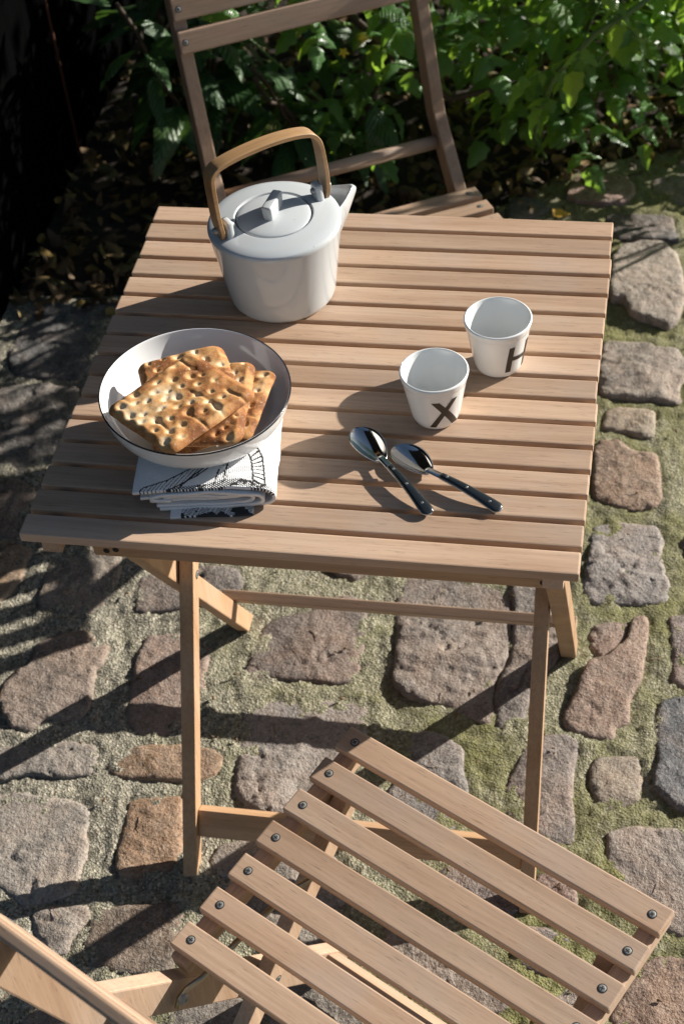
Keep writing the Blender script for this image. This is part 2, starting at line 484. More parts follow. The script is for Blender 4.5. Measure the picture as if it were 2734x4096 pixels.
# ------------------------------------------------------------------ the ground
# outlines of the cobbles, metres on the paving (x right, y away, origin under the table's near left corner)
STONES = {
'pink':[(0.476,1.727),(0.489,1.764),(0.519,1.776),(0.582,1.774),(0.603,1.750),(0.605,1.711),(0.587,1.679),(0.544,1.671),(0.495,1.678),(0.472,1.692)],
'gp':[(0.642,1.744),(0.648,1.780),(0.714,1.795),(0.754,1.758),(0.751,1.681),(0.707,1.683),(0.651,1.710)],
'dk':[(0.556,1.637),(0.571,1.648),(0.670,1.646),(0.683,1.637),(0.689,1.596),(0.700,1.565),(0.673,1.556),(0.580,1.557),(0.566,1.581)],
'dks':[(0.353,1.642),(0.358,1.686),(0.392,1.695),(0.425,1.674),(0.440,1.652),(0.404,1.615),(0.361,1.605)],
'pink2':[(0.689,1.874),(0.721,1.884),(0.736,1.812),(0.692,1.821)],
'lg':[(0.578,1.426),(0.577,1.481),(0.591,1.525),(0.629,1.539),(0.670,1.544),(0.697,1.503),(0.708,1.435),(0.715,1.369),(0.702,1.309),(0.687,1.292),(0.655,1.305),(0.622,1.316),(0.604,1.361),(0.584,1.359),(0.576,1.392)],
'rough':[(0.572,1.208),(0.579,1.246),(0.601,1.244),(0.657,1.242),(0.665,1.230),(0.704,1.231),(0.725,1.189),(0.728,1.170),(0.711,1.122),(0.717,1.090),(0.709,1.081),(0.674,1.086),(0.633,1.086),(0.583,1.094),(0.569,1.143)],
'tan':[(0.585,1.013),(0.589,1.050),(0.607,1.061),(0.645,1.061),(0.673,1.057),(0.674,0.993),(0.656,0.988),(0.626,1.000),(0.588,1.005)],
'br':[(0.576,0.951),(0.586,0.971),(0.614,0.973),(0.639,0.948),(0.680,0.944),(0.687,0.896),(0.692,0.839),(0.684,0.823),(0.635,0.810),(0.582,0.836),(0.578,0.886)],
'gr':[(0.585,0.725),(0.586,0.763),(0.623,0.777),(0.686,0.775),(0.698,0.741),(0.695,0.717),(0.702,0.674),(0.711,0.647),(0.709,0.619),(0.699,0.609),(0.639,0.603),(0.599,0.601),(0.582,0.615),(0.579,0.643),(0.583,0.682)],
'pk':[(0.592,0.521),(0.599,0.549),(0.628,0.561),(0.652,0.559),(0.650,0.532),(0.632,0.499),(0.616,0.485),(0.602,0.503)],
'sm':[(0.650,0.521),(0.656,0.564),(0.674,0.573),(0.683,0.558),(0.680,0.513),(0.676,0.453),(0.662,0.414),(0.662,0.373),(0.644,0.363),(0.644,0.339),(0.612,0.340),(0.577,0.352),(0.567,0.369),(0.582,0.413),(0.592,0.452),(0.600,0.474),(0.626,0.486)],
'pk2':[(0.712,0.578),(0.741,0.590),(0.771,0.571),(0.773,0.451),(0.740,0.447),(0.722,0.458),(0.721,0.505),(0.716,0.548)],
'bl':[(0.703,0.394),(0.710,0.415),(0.748,0.427),(0.786,0.395),(0.789,0.227),(0.746,0.223),(0.723,0.237),(0.701,0.261),(0.708,0.307),(0.703,0.346)],
'slab':[(0.293,0.572),(0.298,0.605),(0.303,0.623),(0.378,0.642),(0.456,0.635),(0.473,0.549),(0.474,0.478),(0.462,0.442),(0.458,0.408),(0.465,0.343),(0.435,0.356),(0.390,0.376),(0.347,0.379),(0.315,0.397),(0.308,0.421),(0.305,0.473),(0.301,0.509),(0.293,0.540)],
'slab2':[(0.461,0.636),(0.508,0.622),(0.545,0.589),(0.554,0.491),(0.542,0.464),(0.516,0.419),(0.512,0.356),(0.472,0.341),(0.464,0.400),(0.469,0.439),(0.480,0.479),(0.477,0.550)],
'dbr':[(0.078,0.397),(0.082,0.441),(0.089,0.491),(0.112,0.519),(0.161,0.537),(0.167,0.562),(0.201,0.570),(0.222,0.569),(0.240,0.557),(0.248,0.494),(0.250,0.441),(0.246,0.406),(0.230,0.398),(0.188,0.396),(0.133,0.398),(0.096,0.392)],
'ctr':[(0.107,0.215),(0.092,0.318),(0.090,0.341),(0.142,0.350),(0.195,0.354),(0.261,0.363),(0.275,0.355),(0.283,0.298),(0.265,0.257),(0.254,0.209),(0.231,0.161),(0.182,0.151),(0.139,0.157),(0.111,0.184)],
'f1':[(0.340,0.281),(0.347,0.314),(0.375,0.321),(0.402,0.312),(0.427,0.295),(0.432,0.252),(0.442,0.223),(0.441,0.178),(0.420,0.146),(0.382,0.156),(0.341,0.181),(0.330,0.210),(0.343,0.234)],
'f2':[(0.506,0.269),(0.515,0.301),(0.544,0.332),(0.575,0.335),(0.592,0.325),(0.589,0.278),(0.590,0.225),(0.596,0.189),(0.596,0.157),(0.577,0.151),(0.553,0.159),(0.508,0.179),(0.496,0.207),(0.499,0.245)],
'f3':[(0.614,0.289),(0.622,0.301),(0.652,0.307),(0.682,0.312),(0.685,0.266),(0.683,0.236),(0.663,0.223),(0.633,0.212),(0.623,0.229),(0.614,0.251)],
'rb':[(0.644,0.138),(0.648,0.174),(0.671,0.186),(0.724,0.190),(0.777,0.193),(0.791,0.060),(0.769,0.032),(0.751,0.026),(0.729,0.033),(0.700,0.052),(0.665,0.078),(0.649,0.103)],
'rbr':[(0.673,-0.075),(0.687,-0.036),(0.714,-0.011),(0.753,-0.009),(0.792,-0.029),(0.799,-0.125),(0.719,-0.147),(0.681,-0.123),(0.663,-0.101)],
'u1':[(0.550,0.091),(0.575,0.105),(0.603,0.091),(0.609,0.064),(0.607,0.037),(0.581,0.031),(0.556,0.051)],
'u2':[(0.416,0.082),(0.439,0.095),(0.475,0.093),(0.513,0.073),(0.536,0.045),(0.513,0.019),(0.470,0.030),(0.438,0.050)],
'u3':[(0.542,0.013),(0.577,0.014),(0.606,0.001),(0.607,-0.040),(0.577,-0.054),(0.536,-0.040),(0.524,-0.006)],
'u4':[(0.358,-0.010),(0.405,-0.008),(0.459,-0.021),(0.507,-0.040),(0.545,-0.073),(0.521,-0.113),(0.472,-0.126),(0.413,-0.109),(0.372,-0.064)],
'u5':[(0.104,0.072),(0.112,0.091),(0.148,0.103),(0.191,0.104),(0.255,0.098),(0.296,0.074),(0.318,0.035),(0.283,0.010),(0.238,0.025),(0.181,0.036),(0.130,0.040),(0.105,0.055)],
'u6':[(0.162,0.009),(0.189,0.023),(0.234,0.011),(0.291,0.001),(0.337,-0.029),(0.308,-0.066),(0.263,-0.075),(0.225,-0.063),(0.182,-0.029)],
'u7':[(0.233,-0.104),(0.265,-0.087),(0.323,-0.086),(0.357,-0.116),(0.364,-0.158),(0.284,-0.187),(0.235,-0.169),(0.222,-0.134)],
'u8':[(0.098,-0.181),(0.121,-0.153),(0.169,-0.134),(0.206,-0.142),(0.226,-0.182),(0.178,-0.225),(0.121,-0.226)],
'u9':[(0.380,-0.156),(0.424,-0.144),(0.480,-0.149),(0.529,-0.137),(0.580,-0.154),(0.561,-0.191),(0.455,-0.211),(0.393,-0.202)],
'u10':[(0.573,-0.082),(0.611,-0.065),(0.645,-0.079),(0.649,-0.133),(0.607,-0.162),(0.572,-0.131)],
'L1':[(-0.291,0.512),(-0.297,0.574),(-0.293,0.610),(-0.243,0.635),(-0.188,0.633),(-0.177,0.601),(-0.174,0.562),(-0.179,0.528),(-0.202,0.493),(-0.239,0.494),(-0.274,0.498)],
'L2':[(-0.429,0.637),(-0.362,0.633),(-0.337,0.620),(-0.335,0.561),(-0.340,0.531),(-0.354,0.506),(-0.382,0.498)],
'L3':[(-0.127,0.510),(-0.139,0.580),(-0.085,0.605),(-0.035,0.612),(0.017,0.611),(0.033,0.583),(0.033,0.555),(-0.010,0.538),(-0.057,0.520),(-0.111,0.507)],
'L4':[(-0.265,0.377),(-0.267,0.417),(-0.235,0.443),(-0.195,0.457),(-0.168,0.437),(-0.150,0.425),(-0.149,0.394),(-0.159,0.380),(-0.146,0.316),(-0.154,0.290),(-0.179,0.282),(-0.210,0.280),(-0.221,0.258),(-0.252,0.257),(-0.270,0.281),(-0.286,0.297),(-0.291,0.335),(-0.276,0.367)],
'L5':[(-0.099,0.421),(-0.090,0.454),(-0.050,0.465),(0.000,0.463),(0.014,0.438),(0.016,0.394),(0.023,0.352),(0.026,0.310),(0.009,0.280),(-0.043,0.272),(-0.075,0.282),(-0.085,0.306),(-0.088,0.340),(-0.093,0.382)],
'L6':[(-0.089,0.204),(-0.080,0.233),(-0.043,0.247),(0.016,0.254),(0.057,0.250),(0.077,0.239),(0.078,0.215),(0.050,0.193),(0.005,0.190),(-0.047,0.187),(-0.078,0.190)],
'L7':[(-0.284,0.210),(-0.260,0.219),(-0.203,0.235),(-0.151,0.243),(-0.118,0.237),(-0.110,0.214),(-0.111,0.190),(-0.145,0.178),(-0.205,0.175),(-0.240,0.159),(-0.266,0.156)],
'L8':[(-0.256,0.126),(-0.214,0.140),(-0.175,0.143),(-0.126,0.137),(-0.105,0.132),(-0.093,0.115),(-0.090,0.085),(-0.079,0.068),(-0.080,0.036),(-0.075,0.008),(-0.082,-0.011),(-0.110,-0.025),(-0.137,-0.038),(-0.184,-0.013),(-0.213,-0.002)],
'L8b':[(-0.125,-0.047),(-0.096,-0.030),(-0.052,-0.028),(-0.044,-0.044),(-0.060,-0.076),(-0.059,-0.099),(-0.078,-0.108),(-0.110,-0.086)],
'L9':[(-0.034,0.063),(-0.037,0.114),(-0.038,0.149),(-0.000,0.158),(0.034,0.164),(0.049,0.109),(0.055,0.070),(0.047,0.047),(0.015,0.026),(-0.017,0.025),(-0.027,0.038)],
'L10':[(-0.039,-0.084),(-0.042,-0.051),(-0.032,-0.032),(0.008,-0.020),(0.062,-0.010),(0.080,-0.022),(0.086,-0.055),(0.087,-0.087),(0.084,-0.111),(0.042,-0.122),(0.005,-0.121),(-0.028,-0.112)],
'L11':[(-0.086,-0.199),(-0.063,-0.177),(-0.024,-0.166),(0.011,-0.186),(0.040,-0.225),(-0.058,-0.250),(-0.088,-0.230)],
'L12':[(-0.522,1.245),(-0.499,1.274),(-0.446,1.278),(-0.374,1.279),(-0.370,1.196),(-0.370,1.105),(-0.384,1.063),(-0.452,1.063),(-0.512,1.062),(-0.535,1.111),(-0.540,1.190)],
'L13':[(-0.544,1.003),(-0.508,1.025),(-0.444,1.036),(-0.374,1.030),(-0.365,0.970),(-0.365,0.887),(-0.380,0.829),(-0.412,0.804),(-0.472,0.788)],
'L14':[(-0.464,0.766),(-0.411,0.777),(-0.375,0.763),(-0.354,0.733),(-0.360,0.690),(-0.362,0.659),(-0.386,0.648),(-0.428,0.658)],
}
TINT = {'pink': (.30, .19, .16), 'gp': (.22, .18, .17), 'dk': (.085, .08, .085), 'dks': (.09, .09, .10), 'pink2': (.24, .16, .14),
        'lg': (.36, .30, .25), 'rough': (.30, .25, .21), 'tan': (.33, .27, .20), 'br': (.31, .205, .14), 'gr': (.29, .265, .25),
        'pk': (.27, .19, .155), 'sm': (.30, .205, .155), 'pk2': (.27, .21, .19), 'bl': (.12, .13, .145), 'slab': (.23, .19, .165),
        'slab2': (.22, .185, .165), 'dbr': (.17, .135, .12), 'ctr': (.27, .245, .225), 'f1': (.21, .19, .18), 'f2': (.23, .19, .17),
        'f3': (.27, .23, .18), 'rb': (.28, .235, .205), 'rbr': (.27, .17, .12), 'u1': (.26, .17, .14), 'u2': (.23, .18, .16),
        'u3': (.20, .16, .145), 'u4': (.24, .20, .17), 'u5': (.28, .25, .22), 'u6': (.24, .22, .19), 'u7': (.25, .22, .19),
        'u8': (.23, .20, .17), 'u9': (.26, .22, .19), 'u10': (.24, .19, .16), 'L1': (.27, .23, .19), 'L2': (.33, .23, .15),
        'L3': (.17, .15, .14), 'L4': (.25, .195, .16), 'L5': (.26, .19, .16), 'L6': (.31, .195, .115), 'L7': (.28, .25, .22),
        'L8': (.34, .30, .26), 'L8b': (.28, .25, .22), 'L9': (.31, .185, .105), 'L10': (.18, .135, .10), 'L11': (.22, .17, .14),
        'L12': (.13, .13, .135), 'L13': (.16, .15, .14), 'L14': (.24, .18, .14)}
PROUD = {'lg': .040, 'L4': .016, 'rough': .018, 'gr': .014, 'sm': .013, 'pink': .022, 'L8': .013, 'br': .010, 'slab': .012, 'slab2': .010}
ROUGHN = {'rough': 2.6, 'gr': 1.9, 'L8': 2.0, 'slab': 1.7, 'slab2': 2.2, 'L8b': 1.7, 'ctr': 1.3, 'lg': .8, 'sm': .7, 'br': .6, 'L9': .6, 'L10': .6, 'L1': .7}

BED = [(-0.60, 1.285), (-0.38, 1.30), (-0.10, 1.42), (0.16, 1.56), (0.355, 1.655), (0.46, 1.79), (0.62, 1.86), (0.78, 1.93), (1.2, 2.12), (1.9, 2.45), (3.2, 2.9)]
def bed_y(x):
    for (x0, y0), (x1, y1) in zip(BED, BED[1:]):
        if x <= x1:
            return y0 + (y1 - y0) * max(0, (x - x0)) / (x1 - x0)
    return BED[-1][1]

# further cobbles where the photograph does not reach: under the table and just outside the frame
def _inside(p, poly):
    c = False
    for i in range(len(poly)):
        (x0, y0), (x1, y1) = poly[i - 1], poly[i]
        if (y0 > p[1]) != (y1 > p[1]) and p[0] < (x1 - x0) * (p[1] - y0) / (y1 - y0) + x0:
            c = not c
    return c
seed_pts = [np.array(v).mean(0) for v in STONES.values()]
seed_rad = [np.linalg.norm(np.array(v) - np.array(v).mean(0), axis=1).max() for v in STONES.values()]
def traced_free(c, r):
    for s, q, poly in zip(seed_pts, seed_rad, STONES.values()):
        d = np.linalg.norm(s - c)
        if d < q + r:
            if _inside(c, poly): return False
            pp = np.array(poly)
            # distance to the outline
            a = pp; b = np.roll(pp, -1, 0)
            t = np.clip(((c - a) * (b - a)).sum(1) / ((b - a) ** 2).sum(1), 0, 1)
            if np.linalg.norm(a + (b - a) * t[:, None] - c, axis=1).min() < r + .012: return False
    return True
extra = []
r2 = random.Random(11)
for tries in range(9000):
    x, y = r2.uniform(-.56, 1.65), r2.uniform(-1.0, 1.95)
    if y > bed_y(x) - .09: continue
    rr = r2.choice([.075, .065, .055, .045])
    c = np.array([x, y])
    if any(np.linalg.norm(c - e[0]) < (rr + e[1]) * 1.08 + .012 for e in extra): continue
    # leave the photographed mortar as it is: only under the table top or outside the picture
    P0 = cam.matrix_basis.inverted() @ V(x, y, 0)
    u, w = P0.x / -P0.z * 6599 / 1367, P0.y / -P0.z * 6599 / 2048
    hidden = (-.15 < x < .62 and .68 < y < 1.45) or (.14 < x < .5 and .52 < y < .8)
    if abs(u) < 1.05 and abs(w) < 1.04 and not hidden: continue
    if not traced_free(c, rr * .95): continue
    extra.append((c, rr))
    n = r2.randint(6, 8); ph = r2.random() * 6.3
    sq = r2.uniform(.75, 1.0)
    poly = []
    for k in range(n):
        a = ph + 2 * math.pi * k / n + r2.uniform(-.22, .22)
        q = rr * r2.uniform(.86, 1.08)
        poly.append((x + q * math.cos(a), y + q * sq * math.sin(a)))
    nm = 'x%d' % len(extra)
    STONES[nm] = poly
    g = r2.uniform(.17, .32)
    TINT[nm] = (g, g * r2.uniform(.74, .88), g * r2.uniform(.58, .78))

def outline(poly, n, seed, wob):
    """round the traced corners a little and roughen the edge"""
    p = np.array(poly)
    if ((p[:, 0] * np.roll(p[:, 1], -1)) - (p[:, 1] * np.roll(p[:, 0], -1))).sum() < 0:
        p = p[::-1]
    for _ in range(1):                       # one Chaikin cut
        q = np.roll(p, -1, 0)
        p = np.stack([p * .88 + q * .12, p * .12 + q * .88], 1).reshape(-1, 2)
    d = np.linalg.norm(np.roll(p, -1, 0) - p, axis=1)
    s = np.concatenate([[0], np.cumsum(d)])
    t = np.linspace(0, s[-1], n + 1)[:-1]
    pc = np.vstack([p, p[:1]])
    o = np.stack([np.interp(t, s, pc[:, 0]), np.interp(t, s, pc[:, 1])], 1)
    c = o.mean(0)
    k = 1.045 + wob * ((fbm(o[:, 0] * 60, o[:, 1] * 60, seed) - .5) * 2 * .5 + (fbm(o[:, 0] * 200, o[:, 1] * 200, seed + 5) - .5) * .45)
    return c + (o - c) * k[:, None], c

paving = thing('paving', None, None)
paving['kind'] = 'structure'
from mathutils.geometry import delaunay_2d_cdt
def sstep(x, a, b):
    t = np.clip((x - a) / (b - a), 0, 1)
    return t * t * (3 - 2 * t)
OUT = {}
for si, (nm, poly) in enumerate(STONES.items()):
    size = np.ptp(np.array(poly), axis=0).max()
    N = 96 if size > .09 else 72
    o, c = outline(poly, N, si * 3 + 1, .075)
    OUT[nm] = o
    rgh = ROUGHN.get(nm, 1.0); pr = PROUD.get(nm, .0070) * .42 + .0012
    x0, y0 = o.min(0); x1, y1 = o.max(0)
    st = .0042 if nm[0] != 'x' else .009
    gx, gy = np.meshgrid(np.arange(x0, x1, st), np.arange(y0, y1, st))
    gx = gx.ravel() + (rng.random(gx.size) - .5) * st * .6; gy = gy.ravel() + (rng.random(gy.size) - .5) * st * .6
    # inside test and distance to the outline
    A_ = o; B_ = np.roll(o, -1, 0)
    cr = np.zeros(gx.shape, bool)
    for (ax, ay), (bx_, by_) in zip(A_, B_):
        cond = (ay > gy) != (by_ > gy)
        cr ^= cond & (gx < (bx_ - ax) * (gy - ay) / (by_ - ay + 1e-12) + ax)
    gx, gy = gx[cr], gy[cr]
    def odist(px, py):
        best = np.full(px.shape, 9.0)
        for (ax, ay), (bx_, by_) in zip(A_, B_):
            dx, dy = bx_ - ax, by_ - ay
            t = np.clip(((px - ax) * dx + (py - ay) * dy) / (dx * dx + dy * dy + 1e-12), 0, 1)
            best = np.minimum(best, np.hypot(px - ax - t * dx, py - ay - t * dy))
        return best
    dd = odist(gx, gy)
    k_ = dd > .0018
    pts = np.concatenate([o, np.stack([gx[k_], gy[k_]], 1)])
    dd = np.concatenate([np.zeros(N), dd[k_]])
    res = delaunay_2d_cdt([Vector(p) for p in pts - c], [(i, (i + 1) % N) for i in range(N)], [], 1, 1e-6)
    co = np.array([(p.x, p.y) for p in res[0]]) + c
    tri = [tuple(f) for f in res[2]]
    if len(co) != len(pts): dd = odist(co[:, 0], co[:, 1])
    x, y = co[:, 0], co[:, 1]
    tilt = ((si * 37 % 11) / 11 - .5) * .06, ((si * 53 % 13) / 13 - .5) * .06
    # hewn top: a few flat facets meeting in edges, then splits, chips and grit
    fr = np.random.default_rng(si + 400)
    nf = 5 if rgh > .8 else 3
    facets = np.full(x.shape, 9.0)
    R_ = max(np.ptp(x), np.ptp(y)) / 2
    for _ in range(nf):
        a_ = fr.uniform(0, 6.283); sl_ = fr.uniform(.02, .17) * min(rgh, 1.7)
        wx = x + (fbm(x * 22, y * 22, si + 61, 2) - .5) * .02; wy = y + (fbm(x * 22, y * 22, si + 71, 2) - .5) * .02
        facets = np.minimum(facets, fr.uniform(.15, .75) * sl_ * R_ - sl_ * ((wx - c[0]) * math.cos(a_) + (wy - c[1]) * math.sin(a_)))
    facets = np.clip(facets, -.0055, .006)
    lump = (fbm(x * 13 + si * 3.1, y * 13, si, 3) - .5) * .005
    grit = (fbm(x * 110, y * 110, si + 7, 3) - .5) * .0042
    cn = fbm(x * 9 + 3, y * 9 + si, si + 31, 4)
    crack = -np.exp(-((cn - .5) / .009) ** 2) * .0040 * (fbm(x * 11, y * 11, si + 50, 2) > .52)
    q = fbm(x * 10 + si * 1.7, y * 26 + 4, si + 3, 3) * 4.0
    terr = ((np.floor(q) + sstep(q - np.floor(q), .8, 1.0)) * .0026 - .005) * (rgh > 1.25)
    h = pr + facets + lump + grit + crack * rgh + terr + (x - c[0]) * tilt[0] + (y - c[1]) * tilt[1]
    rnd = .003 + .009 * fbm(x * 30, y * 30, si + 90, 2)
    h = np.maximum(h, .0018)
    h = h - (.0030) * (1 - sstep(dd, 0, rnd)) ** 1.5
    vs = [(a - c[0], b_ - c[1], z) for a, b_, z in zip(x, y, h)]
    # outline ring carried straight down into the mortar
    ordr = {}
    edge = {}
    for f in tri:
        for i in range(3):
            e = (f[i], f[(i + 1) % 3])
            if (e[1], e[0]) in edge: edge.pop((e[1], e[0]))
            else: edge[e] = 1
    low = {}
    for e in list(edge):
        for v_ in e:
            if v_ not in low:
                low[v_] = len(vs); vs.append((vs[v_][0] * 1.01, vs[v_][1] * 1.01, -.03))
    fs = tri + [(e[1], e[0], low[e[0]], low[e[1]]) for e in edge]
    me = mesh('cobble', vs, fs)
    ob = link('cobble', me, paving, STONE)
    ob.location = (c[0], c[1], 0)
    ob.color = (*[v_ * .80 for v_ in TINT[nm]], 1)

# mortar sheet between the cobbles, its joints a little lower against each stone
STEP = .0055
xs = np.arange(-.62, 1.72, STEP); ys = np.arange(-1.05, 2.5, STEP)
# graded: fine only where the photograph looks
xs = np.concatenate([np.arange(-.62, 1.0, STEP), np.arange(1.0, 1.75, .02)])
ys = np.concatenate([np.arange(-1.05, -.25, .02), np.arange(-.25, 1.95, STEP), np.arange(1.95, 2.6, .03)])
GX, GY = np.meshgrid(xs, ys)
H = -.0012 + (fbm(GX * 5, GY * 5, 3, 3) - .5) * .008 + (fbm(GX * 24, GY * 24, 8, 3) - .5) * .009 + (fbm(GX * 95, GY * 95, 12, 3) - .5) * .0065
H += (fbm(GX * 60 + GY * 22, GY * 14 - GX * 6, 44, 2) - .5) * .004          # trowel drag
D = np.full(GX.shape, 1.0)
for nm, o in OUT.items():
    x0, y0 = o.min(0) - .03; x1, y1 = o.max(0) + .03
    i0, i1 = np.searchsorted(xs, (x0, x1)); j0, j1 = np.searchsorted(ys, (y0, y1))
    if i1 <= i0 or j1 <= j0: continue
    P = np.stack([GX[j0:j1, i0:i1].ravel(), GY[j0:j1, i0:i1].ravel()], 1)
    dd = np.min(np.linalg.norm(P[:, None, :] - o[None, ::2, :], axis=2), axis=1).reshape(j1 - j0, i1 - i0)
    D[j0:j1, i0:i1] = np.minimum(D[j0:j1, i0:i1], dd)
H -= .0022 * np.exp(-(D / .003) ** 2)
H += .0020 * np.exp(-((D - .012) / .010) ** 2)
bedmask = np.clip((GY - np.array([bed_y(x) for x in xs])[None, :]) / .06, 0, 1)
H -= .03 * bedmask
nx, ny = len(xs), len(ys)
idx = np.arange(nx * ny).reshape(ny, nx)
F = np.stack([idx[:-1, :-1], idx[:-1, 1:], idx[1:, 1:], idx[1:, :-1]], -1).reshape(-1, 4)
me = bpy.data.meshes.new('mortar')
me.vertices.add(nx * ny)
me.vertices.foreach_set('co', np.stack([GX, GY, H], -1).ravel())
me.loops.add(F.size); me.loops.foreach_set('vertex_index', F.ravel())
me.polygons.add(len(F))
me.polygons.foreach_set('loop_start', np.arange(0, F.size, 4)); me.polygons.foreach_set('loop_total', np.full(len(F), 4))
me.polygons.foreach_set('use_smooth', [True] * len(F))
me.update(); me.validate()
link('mortar', me, paving, MORTAR)

# the ground beyond, a plain sheet
gv = [(-40, -40, -.035), (40, -40, -.035), (40, 40, -.035), (-40, 40, -.035)]
g = link('ground', mesh('ground', gv, [(0, 1, 2, 3)]), None, SOIL); g['kind'] = 'structure'

# planting bed of dark soil behind the paving
bx = np.linspace(-.7, 3.2, 130); bt = np.linspace(0, 1, 60)
bv = []; bf = []
for t in bt:
    for x in bx:
        y = bed_y(x) - .02 + t * (4.2 - bed_y(x))
        z = -.022 + .03 * min(1, t * 12) + float(fbm(np.array([x * 9]), np.array([y * 9]), 5)[0] - .5) * .05 * min(1, t * 9 + .15)
        bv.append((x, y, z))
nb = len(bx)
for j in range(len(bt) - 1):
    for i in range(nb - 1):
        bf.append((j * nb + i, j * nb + i + 1, (j + 1) * nb + i + 1, (j + 1) * nb + i))
b = link('planting_bed', mesh('planting_bed', bv, bf), None, SOIL); b['kind'] = 'structure'

# twigs, seed husks and crumbs lying about on the paving
dr = random.Random(23)
dv, df = [], []
for _ in range(420):
    x, y = dr.uniform(-.5, 1.2), dr.uniform(-.5, 1.9)
    if y > bed_y(x): continue
    a = dr.uniform(0, 6.283); L_ = dr.choice([.004, .005, .006, .009, .016, .026]); w_ = .0006 if L_ > .008 else L_ * .3
    p = [V(x + math.cos(a) * L_ * t + dr.uniform(-.001, .001), y + math.sin(a) * L_ * t + dr.uniform(-.001, .001), .0065 + dr.uniform(-.001, .002) + .002 * t) for t in (0, .5, 1)]
    a_, b_ = tube(p, w_, 5)
    df += [tuple(i + len(dv) for i in f) for f in b_]; dv += a_
dbr = link('debris', mesh('debris', dv, df), None, plain('dry plant crumbs', (0.16, 0.095, 0.045), 0.8))
tag(dbr, 'brown twigs and dry crumbs scattered over the paving', 'debris', None, 'stuff')

# ------------------------------------------------------------------ black timber wall on the left
wall = thing('timber_wall', 'black stained wall of upright boards along the planting bed and paving', 'wall', (-.60, .9, -.03))
yy = -.05
for i in range(24):
    wdt = .118
    me = box_mesh(wdt, .022, 3.0, .003)
    o = link('board', me, wall, BLACKWOOD, Matrix.Translation(V(((i * 7) % 5) * .0012, -.85 + i * .121, 1.5)) @ Matrix.Rotation(math.pi / 2, 4, 'Z'))
for z in (.35, 2.6):
    o = link('rail', box_mesh(2.95, .03, .06, .003), wall, BLACKWOOD, Matrix.Translation(V(-.028, .54, z)) @ Matrix.Rotation(math.pi / 2, 4, 'Z'))
vs, fs = tube([(-.572, 1.745, .0), (-.578, 1.752, .35), (-.574, 1.748, .75), (-.58, 1.755, 1.2)], .0032, 8)
RUST = plain('rusty rod', (0.10, 0.035, 0.018), 0.7)
o = link('rod', mesh('rod', vs, fs), None, RUST)
tag(o, 'thin rusty rod standing upright against the black timber wall', 'rod')

# ------------------------------------------------------------------ folding table, 60 x 62 cm
def screw_mesh(r=.0041):
    """countersunk cross-head screw seen from above: steel disc, ring and cross slots painted dark as recess shade"""
    vs, fs, mi = [], [], []
    n = 20
    def ring(rr, z):
        b = len(vs)
        for k in range(n):
            a = 2 * math.pi * k / n
            vs.append((rr * math.cos(a), rr * math.sin(a), z))
        return b
    a = ring(r * 1.3, .0003); b = ring(r, .0004); c = ring(r * .93, .0006); d = ring(r * .55, .0007)
    for k in range(n):
        k2 = (k + 1) % n
        fs.append((a + k, a + k2, b + k2, b + k)); mi.append(1)  # flush ring, shade of the countersink put into the colour
        fs.append((b + k, b + k2, c + k2, c + k)); mi.append(0)
        fs.append((c + k, c + k2, d + k2, d + k)); mi.append(0)
    fs.append(tuple(d + k for k in range(n))); mi.append(0)
    for ang in (0, math.pi / 2):
        ca, sa = math.cos(ang), math.sin(ang)
        q = [(-.62 * r, -.13 * r), (.62 * r, -.13 * r), (.62 * r, .13 * r), (-.62 * r, .13 * r)]
        z = .0009 + (.00003 if ang else 0)
        b0 = len(vs)
        vs.extend((x * ca - y * sa, x * sa + y * ca, z) for x, y in q)
        fs.append((b0, b0 + 1, b0 + 2, b0 + 3)); mi.append(1)
    me = mesh('screw', vs, fs)
    me.materials.append(STEEL); me.materials.append(RECESS_SHADE)
    me.polygons.foreach_set('material_index', mi)
    return me
SCREW = screw_mesh()
_hv, _hf = lathe([(.0001, .0005), (.0040, .0005), (.0046, .0)], 20)
HOLE_SHADE = mesh('bolt_hole_shade', _hv, _hf); HOLE_SHADE.materials.append(RECESS_SHADE)  # flat dark disc, the shade inside a bolt hole painted on

def prism(poly, x0, x1):
    """extrude a (y, z) outline from x0 to x1, with softened long edges"""
    bm = bmesh.new()
    a = [bm.verts.new((x0, y, z)) for y, z in poly]
    b = [bm.verts.new((x1, y, z)) for y, z in poly]
    n = len(poly)
    bm.faces.new(a); bm.faces.new(b[::-1])
    for i in range(n):
        bm.faces.new((a[i], b[i], b[(i + 1) % n], a[(i + 1) % n]))
    bmesh.ops.recalc_face_normals(bm, faces=bm.faces)
    bmesh.ops.bevel(bm, geom=list(bm.edges), offset=.0022, segments=2, profile=.6, affect='EDGES')
    return bm_mesh('leg', bm)

table = thing('folding_table', 'square slatted wooden folding table carrying the kettle, bowl and cups', 'table', (0, 0, 0))
TH = .71
PITCH = .61845 / 16
for i in range(16):
    y = PITCH * (i + .5) - .0003
    w = PITCH - .0072
    jx = ((i * 29) % 7 - 3) * .0004
    board('slat', (0.0 + jx, y, TH - .006), (.600 + jx, y, TH - .006), w, .012, (0, 0, 1), WOOD, table, .0018)
for x in (.030, .572):
    board('side_rail', (x, .008, TH - .0215), (x, .610, TH - .0215), .022, .0185, (0, 0, 1), WOOD, table)
